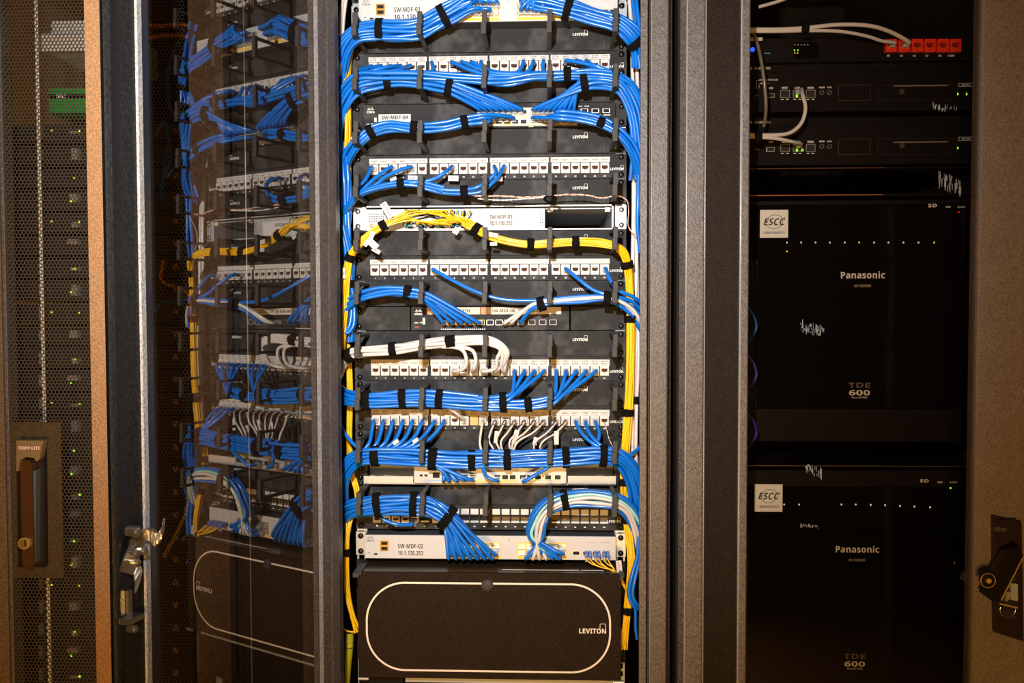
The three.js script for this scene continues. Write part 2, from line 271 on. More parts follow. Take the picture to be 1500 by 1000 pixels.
  const k = at(1499, 573, ZF); part('hinge_pin', new THREE.SphereGeometry(0.006, 12, 8).translate(k.x + 0.003, k.y, ZF + 0.003), M.zinc, rd);
}
// left cabinet: right half of a split perforated door
const left = thing('network_cabinet', 'left-hand cabinet with a perforated steel door and slim pull handle', 'cabinet');
const ZL = 0.14;
{
  const X = (px) => at(px, 460, ZL).x, b = (n, m, ...a) => part(n, metreUV(box(...a)), m, left);
  const xl = X(5), xm0 = X(10), xm1 = X(281), xr = X(332);
  b('side_panel', M.cabinet, xr + 0.002, xr + 0.008, YB, YT, -0.85, ZL - 0.03); b('rear_panel', M.cabinet, -1.1, xr, YB, YT, -0.7, -0.69); b('roof', M.cabinet, -1.1, xr, YT, YT + 0.04, -0.86, ZL); b('base', M.cabinet, -1.1, xr, 0, YB, -0.86, ZL);
  part('corner_post', metreUV(rbox(xr + 0.004, -0.3085, YB, YT, 0.04, ZL - 0.035, 0.003)), M.cabinet, left);
  part('edge_highlight', new THREE.CylinderGeometry(0.0012, 0.0012, YT - YB, 8).translate(X(352), (YB + YT) / 2, ZL - 0.033), M.zinc, left);  // added bright cylinder in place of the gleam on the post's edge
  part('edge_highlight', new THREE.CylinderGeometry(0.0012, 0.0012, YT - YB, 8).translate(at(458, 460, ZL - 0.03).x, (YB + YT) / 2, ZL - 0.033), M.zinc, left);  // second added cylinder for the specular line further right
  const ld = sub('perforated_door', left);
  part('door_stile', metreUV(rbox(xm1, xr, YB, YT, ZL - 0.025, ZL + 0.001, 0.0015)), grain('#7b6248', 0.6), ld);
  part('door_stile', metreUV(rbox(xl, xm0, YB, YT, ZL - 0.025, ZL + 0.001, 0.001)), M.frame, ld);
  const ol = sub('second_leaf', left); part('leaf_stile', metreUV(rbox(X(-90), X(2.5), YB, YT, ZL - 0.025, ZL, 0.001)), grain('#7b6248', 0.6), ol);
  // perforated sheet, every hole cut through
  const P = 0.0063, R = P / Math.sqrt(3), h0 = at(40, 618, ZL).y, h1 = at(40, 846, ZL).y, hx = X(86), pos = [], nor = [], y0 = 0.5, y1 = 2.02;
  const ang = Array.from({ length: 7 }, (_, i) => [Math.cos(Math.PI / 6 + i * Math.PI / 3), Math.sin(Math.PI / 6 + i * Math.PI / 3)]);
  const quad = (a, b2, c, d, n) => { for (const v of [a, b2, c, a, c, d]) { pos.push(...v); nor.push(...n); } };
  for (let r = 0, y = y0; y < y1; r++, y += P * 0.866) for (let x = xm0 + P / 2 + (r % 2) * P / 2; x < xm1 - P / 2; x += P) {
    if (x < hx - 0.001 && y < h0 && y > h1) continue;
    for (let k = 0; k < 6; k++) {
      const [a, b2] = ang[k], [c, d] = ang[k + 1], q = 0.8;
      quad([x + a * R, y + b2 * R, ZL], [x + c * R, y + d * R, ZL], [x + c * R * q, y + d * R * q, ZL], [x + a * R * q, y + b2 * R * q, ZL], [0, 0, 1]);
      quad([x + a * R * q, y + b2 * R * q, ZL], [x + c * R * q, y + d * R * q, ZL], [x + c * R * q, y + d * R * q, ZL - 0.0012], [x + a * R * q, y + b2 * R * q, ZL - 0.0012], [-(a + c) / 1.73, -(b2 + d) / 1.73, 0]);
    }
  }
  const g = new THREE.BufferGeometry(); g.setAttribute('position', new THREE.Float32BufferAttribute(pos, 3)); g.setAttribute('normal', new THREE.Float32BufferAttribute(nor, 3));
  part('perforated_sheet', g, M.mesh, ld).userData.kind = 'stuff';
  part('handle_panel', metreUV(box(xm0, hx, h1, h0, ZL - 0.0015, ZL + 0.0005)), grain('#4f3c22', 0.6), ld);
  // pull handle: tapered housing, lever with key lock
  const c = at(44, 740, ZL), q = (px, py, z = 0) => { const p = at(px, py, ZL + z); return [p.x - c.x, p.y - c.y]; }, h = sub('pull_handle', ld, [c.x, c.y, ZL]);
  const poly = (pts, z0, z1) => extrude(new THREE.Shape(pts.map((p) => new THREE.Vector2(...q(p[0], p[1], z1)))), z1 - z0, z0);
  part('housing', poly([[24, 646], [64, 646], [66, 830], [26, 830]], 0, 0.01), std('#1d1410', 0.4), h);
  part('housing_head', poly([[24, 645], [64, 645], [58, 672], [53, 676], [50, 671], [39, 669], [29, 674], [27, 690], [24, 690]], 0.008, 0.02), std('#7d6444', 0.5), h);
  const lever = extrude(new THREE.Shape((() => { const o = []; const [ax, ay] = q(38, 682, 0.026), [, by] = q(38, 826, 0.026), r = 0.0095; for (let i = 0; i <= 8; i++) o.push([ax + r * Math.cos(i * Math.PI / 8), ay + r * Math.sin(i * Math.PI / 8)]); for (let i = 0; i <= 8; i++) o.push([ax - r * Math.cos(i * Math.PI / 8), by - r * 0.5 * Math.sin(i * Math.PI / 8)]); return o.map((p) => new THREE.Vector2(...p)); })()), 0.014, 0.012);
  part('lever', lever, std('#4a2c14', 0.35), h);
  part('lever_edge', poly([[48, 690], [53, 688], [52, 824], [48, 826]], 0.01, 0.022), std('#4d5658', 0.5), h);
  part('lock_barrel', new THREE.CylinderGeometry(0.0095, 0.0095, 0.006, 20).rotateX(Math.PI / 2).translate(...q(37, 795, 0.028), 0.029), M.brass, h);
  part('lock_face', new THREE.CylinderGeometry(0.0072, 0.0072, 0.004, 20).rotateX(Math.PI / 2).translate(...q(37, 795, 0.028), 0.0312), std('#8a6a34', 0.4, 0.3), h);
  part('key_slot', box(-0.001, 0.001, -0.005, 0.005, 0, 0.0005).translate(...q(37, 795, 0.033), 0.0333), M.black, h);
  part('brand_plate', text('TRIPP·LITE', 0.0052, fontBold), std('#efc9bb', 0.5), h, [...q(42.5, 656, 0.02), 0.0199]);
}

// ---------------------------------------------------------------- rack equipment
const yTop = (k) => YTOP - k * U, PS = 0.1070, PITCH = 0.0171;
const HALF = 0.2413, PH = 0.0437;
const screwGeo = join([new THREE.CylinderGeometry(0.0046, 0.0052, 0.003, 14).rotateX(Math.PI / 2).translate(0, 0, 0.0015), new THREE.SphereGeometry(0.0044, 12, 6, 0, Math.PI * 2, 0, Math.PI / 2).scale(1, 0.45, 1).rotateX(Math.PI / 2).translate(0, 0, 0.003)]);
function screws(parent, y = [0.0065, 0.0375], z = 0, x = 0.2325, mat = M.screw) { for (const s of [-1, 1]) for (const v of y) part('mounting_screw', screwGeo, mat, parent, [s * x, v, z]); }
const plateGeo = metreUV((() => { const s = roundRect(2 * HALF, PH, 0.002, 0, PH / 2); return extrude(s, 0.003, -0.0045, 2); })());
const lipGeo = box(-0.222, 0.222, 0, 0.0012, -0.0015, 0.0008);
// one RJ-45 jack: square bezel with a stepped opening
const jackGeo = (() => {
  const s = roundRect(0.0152, 0.0180, 0.0006);
  const h = new THREE.Path([[-0.0052, 0.0036], [-0.0052, -0.0016], [-0.003, -0.0016], [-0.003, -0.003], [0.003, -0.003], [0.003, -0.0016], [0.0052, -0.0016], [0.0052, 0.0036]].map((p) => new THREE.Vector2(...p)));
  h.closePath(); s.holes.push(h); const t = rectHole(-0.0016, 0.0016, -0.0064, -0.0058); s.holes.push(t);
  return extrude(s, 0.0046, -0.0014, 1);
})();
const socketGeo = box(-0.006, 0.006, -0.007, 0.005, -0.0014, -0.0009);
const jackX = (i) => (Math.floor(i / 6) - 1.5) * PS + ((i % 6) - 2.5) * PITCH;
const jackY = (k) => yTop(k) - 0.0252;
const J = (k, i) => ({ w: V(jackX(i - 1), jackY(k), 0.001) });                // port number i (from 1) of the patch panel in unit k
const leviton = (s, bold = fontBold) => { const t = text('LEVITON', s, bold), o = s * 1.55; return join([t, box(s * 1.5, s * 1.5 + s * 0.1, s * 0.3, o, 0.0001, 0.0004), box(s * 1.5, s * 2.75, o - s * 0.1, o, 0.0001, 0.0004), box(s * 2.65, s * 2.75, s * 0.55, o, 0.0001, 0.0004)]); };
const logoSmall = leviton(0.0047), logoPanel = leviton(0.0042);
const numGeo = {};
function portNumbers(y, from = 1) { return numGeo[from] ??= join(Array.from({ length: 24 }, (_, i) => text(String(i + 1), 0.0027, fontBold).clone().translate(jackX(i), 0, 0))); }
function labelCanvas(k, tints, lines) {
  const c = document.createElement('canvas'); c.width = 2048; c.height = 64 * 1; const x = c.getContext('2d');
  for (let g = 0; g < 4; g++) for (let j = 0; j < 6; j++) {
    const a = g * 512 + j * 85.3; x.fillStyle = Array.isArray(tints[g]) ? tints[g][j] : tints[g]; x.fillRect(a, 0, 86, 64);
    x.fillStyle = '#cfcac6'; if (j) x.fillRect(a - 1, 6, 2, 52);
    const n = lines[g]; for (let l = 0; l < n; l++) scribble(x, a + 16, n === 1 ? 26 : 12 + l * 24, 54, n === 1 ? 14 : 12, 8, rnd() < 0.5 ? '#1e1d1d' : '#3a3836');
  }
  const t = new THREE.CanvasTexture(c); t.colorSpace = THREE.SRGBColorSpace; return std('#ffffff', 0.6, 0, { map: t });
}
function stripGeo(g, w, h) { const b = new THREE.BoxGeometry(w, h, 0.0008), uv = b.attributes.uv; for (let i = 0; i < 24; i++) { if (i >= 16 && i < 20) uv.setX(i, (g + uv.getX(i)) / 4); else uv.setXY(i, (g + 0.002) / 4, 0.02); } return b; }
function patchPanel(k, label, { tints = ['#c6c4c2', '#c6c4c2', '#c6c4c2', '#c6c4c2'], lines = [1, 1, 1, 1], lh = 0.0088, jackMat = () => M.jack, skip = [] } = {}) {
  const t = thing('patch_panel', label, 'patch panel', [0, yTop(k) - PH, 0]);
  part('panel_plate', plateGeo, M.plate, t); part('panel_lip', lipGeo, M.plate, t, [0, 0, 0]);
  const lm = labelCanvas(k, tints, lines);
  for (let g = 0; g < 4; g++) part('label_strip', stripGeo(g, 0.1035, lh), lm, t, [(g - 1.5) * PS, PH - 0.006 - lh / 2, -0.0003]);
  for (let i = 0; i < 24; i++) {
    if (skip.includes(i + 1)) { part('blank_insert', rbox(-0.0076, 0.0076, -0.009, 0.009, -0.002, 0.0008, 0.0006), M.jackIvory, t, [jackX(i), PH - 0.0252, 0]); continue; }
    const j = part('jack', jackGeo, jackMat(i + 1), t, [jackX(i), PH - 0.0252, 0]); part('socket', socketGeo, M.jackIn, j);
  }
  part('port_numbers', portNumbers(), M.ink, t, [0, 0.0046, -0.0014]);
  part('logo', logoPanel, M.ink, t, [0.2245, 0.0165, -0.0012]);
  screws(t, [0.0065, 0.0375], -0.0015);
  return t;
}
// cable manager ring: upper and lower arm, split front bar
const RD = 0.094;
const ringGeo = join([rbox(-0.0036, 0.0036, 0.002, 0.0075, -0.002, RD - 0.004, 0.001), rbox(-0.0036, 0.0036, 0.0345, 0.0395, -0.002, RD - 0.004, 0.001), rbox(-0.0052, 0.0036, 0.0018, 0.0215, RD - 0.0075, RD, 0.0013), rbox(-0.0036, 0.0048, 0.0195, 0.0405, RD - 0.0095, RD - 0.002, 0.0013)]);
const ringX = [-0.2165, -0.1085, -0.0015, 0.1065, 0.2145];
function manager(k, label) {
  const t = thing('cable_manager', label, 'cable manager', [0, yTop(k) - PH, 0]);
  part('panel_plate', plateGeo, M.plate, t);
  part('panel_lip', lipGeo, M.plate, t);
  for (const x of [-0.2085, -0.1015, -0.0015, 0.2065]) part('panel_seam', box(x - 0.0004, x + 0.0004, 0.002, 0.041, -0.0016, -0.0012), M.black, t);
  for (const x of ringX) part('cable_ring', ringGeo, M.ring, t, [x, 0, 0]);
  part('logo', logoSmall, M.ink, t, [0.1605, 0.0285, -0.0015]);
  screws(t, [0.0065, 0.0375], -0.0015);
  return t;
}
const ciscoLogo = (s) => { const l = []; [0.5, 0.9, 1.5, 0.9, 0.5, 0.9, 1.5, 0.9, 0.5].forEach((h, i) => l.push(box((i - 4) * s * 0.42 - s * 0.09, (i - 4) * s * 0.42 + s * 0.09, s * 1.0, s * (1.0 + h), 0.0001, 0.0004))); l.push(text('cisco', s * 1.35, fontBold).clone()); return join(l); };
const logoCisco = ciscoLogo(0.0032);
const rjGeo = join([box(-0.0055, 0.0055, -0.004, 0.004, -0.001, -0.0004), box(-0.0062, -0.0055, -0.0045, 0.0045, -0.001, 0.0028), box(0.0055, 0.0062, -0.0045, 0.0045, -0.001, 0.0028), box(-0.0062, 0.0062, 0.004, 0.0047, -0.001, 0.0028), box(-0.0062, 0.0062, -0.0047, -0.004, -0.001, 0.0028)]);
const rjHole = box(-0.0053, 0.0053, -0.0038, 0.0036, -0.0005, 0.0001), rjTab = box(-0.003, 0.003, -0.0046, -0.0036, -0.0004, 0.0006);
function rj(parent, x, y, z, frame = M.zinc, flip) { const p = part('port', rjGeo, frame, parent, [x, y, z]); if (flip) p.rotation.z = Math.PI; part('port_opening', rjHole, M.portPlastic, p); part('port_tab', rjTab, M.black, p); return p; }
// white 24-port switch: two blocks of twelve ports, yellow stripe, uplinks
function whiteSwitch(yb, zf, label, name, ip, sfp, capped) {
  const t = thing('network_switch', label, 'switch', [0, yb, 0]), h = 0.0425, X = (px) => at(px, 500, zf).x;
  part('chassis', rbox(-0.2215, 0.2225, 0, h, -0.25, zf - 0.002, 0.001), M.underside, t);
  part('front_panel', rbox(-0.2215, 0.2225, 0.0005, h, zf - 0.004, zf, 0.0012), M.switchWhite, t);
  for (const s of [-1, 1]) part('rack_ear', box(s > 0 ? 0.2225 : -0.2413, s > 0 ? 0.2413 : -0.2215, 0.001, h, -0.0015, 0.0015), M.steel, t);
  screws(t, [0.008, 0.0355], 0.0015);
  part('logo', logoCisco, M.inkDark, t, [X(540), h * 0.78, zf]);
  const usb = part('usb_socket', rbox(-0.0075, 0.0075, -0.0095, 0.0095, 0, 0.0012, 0.0005), M.gold, t, [X(561), h * 0.55, zf]);
  part('usb_opening', box(-0.0055, 0.0055, 0.0018, 0.0075, 0.0006, 0.0015), M.dark, usb); part('usb_opening', box(-0.0055, 0.0055, -0.0075, -0.0018, 0.0006, 0.0015), M.dark, usb);
  part('mini_usb', rbox(-0.0032, 0.0032, -0.0014, 0.0014, 0, 0.0006, 0.0003), M.dark, t, [X(548), h * 0.2, zf]);
  part('mode_button', new THREE.CylinderGeometry(0.0011, 0.0011, 0.001, 10).rotateX(Math.PI / 2), M.dark, t, [X(538.5), h * 0.25, zf]);
  const [g, m] = sticker(0.052, 0.026, (x, w, hh) => { x.fillStyle = '#17181a'; x.font = `bold ${Math.round(hh * 0.42)}px sans-serif`; x.fillText(name, w * 0.07, hh * 0.42, w * 0.88); x.fillText(ip, w * 0.07, hh * 0.9, w * 0.88); }, 512, '#cbcbcb');
  part('name_label', g, m, t, [X(599), h * 0.4, zf]);
  for (const [p0, p1] of [[660, 732], [758, 830]]) {
    const x0 = X(p0), x1 = X(p1), blk = part('port_block', rbox(x0, x1, 0.0085, 0.0315, zf - 0.002, zf + 0.0005, 0.0005), M.gold, t);
    for (let r = 0; r < 2; r++) for (let c = 0; c < 6; c++) { const p = part('port', rjGeo, M.zinc, blk, [x0 + (c + 0.5) * (x1 - x0) / 6, r ? 0.0257 : 0.0144, zf + 0.0012]); if (!r) p.rotation.z = 0; else p.rotation.z = Math.PI; }
    part('stripe', box(x0, x1, 0.0025, 0.0068, zf, zf + 0.0003), M.yellowStrip, t);
  }
  for (const px of sfp) { const p = part('uplink_slot', rbox(-0.0068, 0.0068, -0.0042, 0.0042, 0, 0.0012, 0.0004), M.zinc, t, [X(px), 0.0135, zf]); part('slot_opening', box(-0.0056, 0.0056, -0.003, 0.003, 0.0009, 0.0015), M.dark, p); }
  part('model_print', join([box(X(858), X(874), h * 0.74, h * 0.74 + 0.0006, zf, zf + 0.0003), box(X(880), X(894), h * 0.735, h * 0.735 + 0.0011, zf, zf + 0.0003)]), std('#a9a9a9', 0.5), t);
  part('status_led', new THREE.CylinderGeometry(0.0009, 0.0009, 0.001, 8).rotateX(Math.PI / 2), M.dark, t, [X(745), h * 0.86, zf]);
  return t;
}
manager(-3, 'black cable manager above the white switch labelled SW-MDF-03');
patchPanel(-4, 'patch panel at the very top of the middle rack');
const Z3 = 0.036;
whiteSwitch(at(715, 32, Z3).y, Z3, 'white 24-port switch labelled SW-MDF-03 at the top of the rack', 'SW-MDF-03', '10.1.130.2', [885, 898]);
manager(-1, 'black cable manager directly under the switch labelled SW-MDF-03');
patchPanel(0, 'topmost patch panel in view, nearly every port cabled blue', { lines: [2, 2, 2, 2] });
manager(1, 'black cable manager between the topmost patch panel and switch SW-MDF-04');
{ // SW-MDF-04: dark switch with a central block of ports
  const zf = 0.004, t = thing('network_switch', 'dark grey switch with a small white label reading SW-MDF-04', 'switch', [0, yTop(2) - PH, 0]), X = (px) => at(px, 170, zf).x, Y = (py) => at(715, py, zf).y - (yTop(2) - PH);
  part('front_panel', metreUV(rbox(-0.222, 0.222, 0.0005, 0.043, -0.02, zf, 0.0012)), M.plate, t); part('chassis', box(-0.22, 0.22, 0.001, 0.043, -0.28, -0.02), M.switchGrey, t);
  for (const s of [-1, 1]) part('rack_ear', rbox(s > 0 ? 0.2225 : -0.2413, s > 0 ? 0.2413 : -0.2225, 0.0008, 0.043, -0.002, 0.002, 0.0008), M.plate, t);
  screws(t, [0.008, 0.0355], 0.002); part('logo', logoCisco, M.ink, t, [X(543), Y(162), zf]);
  const [g, m] = sticker(0.057, 0.017, (x, w, h) => { x.fillStyle = '#1a1716'; x.font = `bold ${Math.round(h * 0.52)}px sans-serif`; x.fillText('SW-MDF-04', w * 0.09, h * 0.52, w * 0.84); }, 512);
  part('name_label', g, m, t, [X(578), Y(173), zf + 0.0003]);
  part('usb_socket', rbox(-0.0025, 0.0025, -0.004, 0.004, 0, 0.001, 0.0004), M.zinc, t, [X(550), Y(174), zf]); part('status_led', box(-0.001, 0.001, -0.001, 0.001, 0, 0.0008), ledGreen, t, [X(546), Y(180), zf]);
  part('print', box(-0.004, 0.004, -0.0006, 0.0006, 0, 0.0003), M.ink, t, [X(540), Y(180), zf]);
  const blk = part('port_block', rbox(X(700), X(846), Y(185), Y(158), zf - 0.001, zf + 0.0006, 0.0004), std('#8f8470', 0.4, 0.5), t);
  for (let r = 0; r < 2; r++) for (let c = 0; c < 12; c++) { if (c === 6) continue; const p = part('port', rjGeo, c % 3 ? M.zinc : M.gold, blk, [X(706.5 + c * 12.1), Y(r ? 179 : 165), zf + 0.0014]); p.rotation.z = r ? 0 : Math.PI; part('port_opening', rjHole, M.portPlastic, p); }
  const c6 = part('centre_divider', box(X(773), X(776.5), Y(180), Y(161), zf, zf + 0.0012), M.zinc, t); part('divider_print', box(-0.004, 0.004, 0, 0.0008, 0, 0.0003), M.ink, c6, [X(778), Y(186.6), zf]);
  for (const px of [856, 872, 888]) { const p = part('uplink_slot', rbox(-0.0065, 0.0065, -0.004, 0.004, 0, 0.001, 0.0003), M.zinc, t, [X(px), Y(164), zf]); part('slot_opening', box(-0.005, 0.005, -0.003, 0.003, 0.0006, 0.0014), M.dark, p); }
  part('uplink_print', join([box(X(846), X(853), Y(157.4), Y(156.6), zf, zf + 0.0003), box(X(856), X(863), Y(157.4), Y(156.6), zf, zf + 0.0003), box(X(866), X(880), Y(171), Y(169.6), zf, zf + 0.0003), box(X(884), X(894), Y(171), Y(169.6), zf, zf + 0.0003)]), M.ink, t);
}
manager(3, 'black cable manager directly under the switch labelled SW-MDF-04');
patchPanel(4, 'second patch panel down, a few blue plugs with white tags');
manager(5, 'black cable manager with a thin twisted pair of wires, above the silver SW-MDF-01');
{ // SW-MDF-01: silver chassis switch with fibre line card and open slot
  const zf = 0.006, y0 = yTop(6) - 0.0445, t = thing('chassis_switch', 'silver chassis switch labelled SW-MDF-01 with yellow fibres and an open slot', 'switch', [0, y0, 0]), X = (px) => at(px, 320, zf).x, Y = (py) => at(750, py, zf).y - y0;
  const xl = X(534), x1 = X(798), x2 = X(897);
  part('chassis', join([box(xl, x2 + 0.002, 0.041, 0.0435, -0.35, zf), box(xl, x2 + 0.002, 0.0, 0.0022, -0.35, zf), box(xl, xl + 0.003, 0, 0.0435, -0.35, zf), box(x2 - 0.001, x2 + 0.002, 0, 0.0435, -0.35, zf), box(xl, x1, 0.001, 0.042, -0.34, -0.3)]), M.aluminium, t);
  part('slot_interior', box(x1, x2, 0.002, 0.041, -0.34, -0.33), std('#4a3a20', 0.8), t);
  part('slot_guide', box(x1 + 0.002, x2 - 0.002, 0.036, 0.0375, -0.002, zf), M.aluminium, t);
  for (const px of [806, 890]) part('slot_bracket', box(X(px) - 0.0045, X(px) + 0.0045, 0.031, 0.0385, 0.001, zf + 0.0005), M.white, t);
  for (const [px, w] of [[840, 0.006], [858, 0.008], [870, 0.005]]) part('slot_card', box(X(px) - w / 2, X(px) + w / 2, 0.003, 0.012, -0.12, -0.1), px === 858 ? M.green : M.aluminium, t);
  const sh = new THREE.Shape(); sh.moveTo(xl + 0.003, 0.0022); sh.lineTo(x1, 0.0022); sh.lineTo(x1, 0.0375); sh.lineTo(xl + 0.003, 0.0375); sh.closePath();
  const hs = (x, y) => sh.holes.push(rectHole(x - 0.00085, x + 0.00085, y - 0.00085, y + 0.00085));
  for (let i = 0; i < 9; i++) for (let j = 0; j < 4; j++) hs(X(541) + i * 0.0031, Y(312) - j * 0.0042); for (let i = 0; i < 2; i++) for (let j = 0; j < 6; j++) { hs(X(686.5) + i * 0.0046, Y(311) - j * 0.0044); hs(X(791.5) + i * 0.0038, Y(311) - j * 0.0044); }
  for (let x = X(587); x < X(796); x += 0.0046) hs(x, Y(335.5));
  part('line_card', extrude(sh, 0.002, zf - 0.002), M.aluminium, t); 
  
  const [g, m] = sticker(0.096, 0.0265, (x, w, h) => { x.fillStyle = '#161616'; x.font = `bold ${Math.round(h * 0.36)}px sans-serif`; x.fillText('SW-MDF-01', w * 0.24, h * 0.42, w * 0.42); x.fillText('10.1.130.252', w * 0.24, h * 0.84, w * 0.42); }, 768, '#cfcecc');
  part('name_label', g, m, t, [X(738), Y(322), zf + 0.0003]);
  for (const s of [-1, 1]) part('rack_ear', rbox(s > 0 ? 0.2225 : -0.2413, s > 0 ? 0.2413 : X(534), 0.001, 0.043, -0.0015, 0.0025, 0.0006), M.steel, t);
  for (const s of [-1, 1]) for (const v of [0.008, 0.0345]) part('mounting_screw', screwGeo, M.chrome, t, [s * 0.2325, v, 0.0025]);
  // fibre ports, each with a duplex connector's latch
  for (let r = 0; r < 2; r++) for (let c = 0; c < 12; c++) { const p = part('fibre_port', rbox(-0.0042, 0.0042, -0.0045, 0.0045, 0, 0.004, 0.0004), c % 2 ? M.dark : M.zinc, t, [X(594 + c * 7.7), Y(r ? 330 : 312), zf]); part('connector', rbox(-0.003, 0.003, -0.0025, 0.0025, 0.004, 0.016, 0.0005), (c + r) % 3 ? M.teal : M.white, p); }
  part('lock_ring', new THREE.TorusGeometry(0.0028, 0.0007, 6, 16), M.gold, t, [X(544), Y(329), zf + 0.0006]);
}
manager(7, 'black cable manager crossed by the yellow fibre bundle under SW-MDF-01');
patchPanel(8, 'third patch panel down with 24 white ports, only three cabled', { lines: [1, 1, 0, 0] });
manager(9, 'black cable manager between the sparsely cabled patch panel and SW-MDF-06');
{ // SW-MDF-06: half-width dark switch between blanking plates
  const zf = 0.002, y0 = yTop(10) - PH, t = thing('network_switch', 'dark switch with tan labels reading SW-MDF-06 between blanking plates', 'switch', [0, y0, 0]), X = (px) => at(px, 470, zf).x, Y = (py) => at(750, py, zf).y - y0;
  part('front_panel', metreUV(rbox(X(602), X(834), 0.0008, 0.043, -0.02, zf, 0.001)), M.plate, t); part('chassis', box(X(604), X(832), 0.001, 0.043, -0.2, -0.02), M.switchGrey, t);
  part('blank_plate', metreUV(rbox(-0.2413, X(600.5), 0.0008, 0.043, -0.0045, 0.0005, 0.001)), M.plate, t); part('blank_plate', metreUV(rbox(X(836), 0.2413, 0.0008, 0.043, -0.0045, 0.0005, 0.001)), M.plate, t);
  screws(t, [0.008, 0.0365], 0.0005); part('logo', logoCisco, M.ink, t, [X(613), Y(459), zf]);
  const lab = (p0, p1, str, bg, ox, name) => { const w = X(p1) - X(p0), h = 0.0125; const [g, m] = sticker(w, h, (x, cw, ch) => { x.fillStyle = '#2a231f'; x.font = `bold ${Math.round(ch * 0.62)}px sans-serif`; x.fillText(str, cw * ox, ch * 0.72, cw * 0.75); x.fillStyle = '#c08a58'; x.fillRect(0, 0, cw * 0.07, ch); }, 512, bg); part(name, g, m, t, [(X(p0) + X(p1)) / 2, Y(455), zf + 0.0003]); };
  lab(625, 703, '11TH', '#d8c8b2', 0.62, 'location_label'); lab(704, 822, 'SW-MDF-06  10.1.130.22', '#d9ccb8', 0.14, 'name_label');
  part('usb_socket', rbox(-0.0022, 0.0022, -0.006, 0.006, 0, 0.001, 0.0003), M.zinc, t, [X(621), Y(470), zf]); part('print', join([box(X(607), X(613), Y(473), Y(471.8), zf, zf + 0.0003)]), M.ink, t); part('stack_led', box(X(608), X(613), Y(479.5), Y(478), zf, zf + 0.0004), ledRed, t); part('power_led', box(X(615), X(619), Y(473), Y(471), zf, zf + 0.0006), ledAmber, t);
  for (let c = 0; c < 8; c++) { const p = part('port', rjGeo, c < 5 ? M.gold : M.zinc, t, [X(652 + c * 13.2), Y(472), zf + 0.001]); part('port_opening', rjHole, M.portPlastic, p); }
  for (const px of [763, 779, 795, 810]) { const p = part('port', rjGeo, M.white, t, [X(px), Y(472), zf + 0.001]); part('port_opening', rjHole, M.portPlastic, p); }
  part('port_print', join(Array.from({ length: 22 }, (_, i) => box(X(646 + i * 3), X(648 + i * 3), Y(482.6), Y(481.2), zf, zf + 0.0003))), M.ink, t);
}
manager(11, 'black cable manager crossed by the white cable bundle');
patchPanel(12, 'fourth patch panel down, white cables at its middle and blue at its right', { lines: [1, 1, 2, 2], lh: 0.0115, tints: [['#c6b6a2', '#c6b6a2', '#c4b098', '#c6c1bc', '#c6c1bc', '#b89f76'], '#c6c3c0', '#c6c3c0', ['#c1b490', '#c6c3c0', '#c6c3c0', '#c6c3c0', '#c6c3c0', '#c6c3c0']] });
manager(13, 'black cable manager crossed by the blue bundle between the fourth and fifth patch panels');
patchPanel(14, 'fifth patch panel down, blue cables at its left and booted beige cables in the middle', { lines: [2, 2, 1, 1], lh: 0.0115, tints: ['#c5b498', ['#c3ac8a', '#c3ac8a', '#c6c1b4', '#c3ad84', '#c3ad84', '#c3ad84'], '#c5b292', ['#c6beb8', '#c6beb8', '#c6c3c0', '#c6c3c0', '#c6c3c0', '#c6c3c0']], jackMat: (i) => (i === 11 ? M.jackIvory : M.jack), skip: [11] });
manager(15, 'black cable manager carrying the widest blue bundle above the small silver switch');
{ // small silver switch on a tray
  const zf = 0.03, t = thing('network_switch', 'small silver-white desktop switch resting on the beige tray', 'switch', [0, at(715, 708.5, zf).y, 0]), y0 = t.position.y, X = (px) => at(px, 700, zf).x, Y = (py) => at(715, py, zf).y - y0;
  const top = Y(682);
  part('housing', rbox(X(606), X(830), 0, top, -0.16, zf, 0.0015), M.aluminium, t);
  part('stripe', box(X(626), X(646), Y(704.5), Y(703), zf, zf + 0.0003), std('#8fb0d8', 0.5), t); part('stripe', box(X(655), X(758), Y(706), Y(704), zf, zf + 0.0003), M.yellowStrip, t);
  for (const px of [617, 624]) part('reset_port', box(X(px) - 0.0025, X(px) + 0.0025, Y(698), Y(695), zf, zf + 0.0006), M.dark, t);
  part('power_port', rbox(X(634), X(644), Y(700), Y(692), zf - 0.001, zf + 0.001, 0.0004), M.dark, t);
  for (const px of [660, 671, 682, 693, 729, 740, 751, 766, 777, 788, 803, 817]) { const p = part('port', rjGeo, M.zinc, t, [X(px), Y(698), zf + 0.001]); part('port_opening', rjHole, M.portPlastic, p); }
  const [g, m] = sticker(0.06, 0.008, (x, w, h) => { x.fillStyle = '#7c746c'; x.font = `${Math.round(h * 0.8)}px sans-serif`; x.fillText('10.1.130.37', w * 0.1, h * 0.85, w * 0.8); }, 256, '#e9e6da'); g.rotateX(0); part('name_label', g, m, t, [X(735), Y(686.5), zf + 0.0003]);
  const s = thing('equipment_tray', 'beige rack tray holding the small silver switch', 'tray', [0, y0 - 0.003, 0]);
  part('tray_floor', box(-0.222, 0.222, 0, 0.0025, -0.28, 0.022), M.tray, s); part('tray_back', box(-0.222, 0.222, 0.0025, 0.036, -0.03, -0.028), M.tray, s); part('front_lip', box(-0.222, X(604), 0, 0.014, 0.0195, 0.022), M.tray, s); part('front_lip', box(X(832), 0.222, 0, 0.016, 0.0195, 0.022), M.tray, s);
  for (const q of [-1, 1]) part('rack_ear', box(q > 0 ? 0.222 : -0.2413, q > 0 ? 0.2413 : -0.222, 0, 0.03, -0.0015, 0.001), M.plate, s); screws(s, [0.008, 0.024], 0.001);
}
manager(17, 'black cable manager directly under the beige tray');
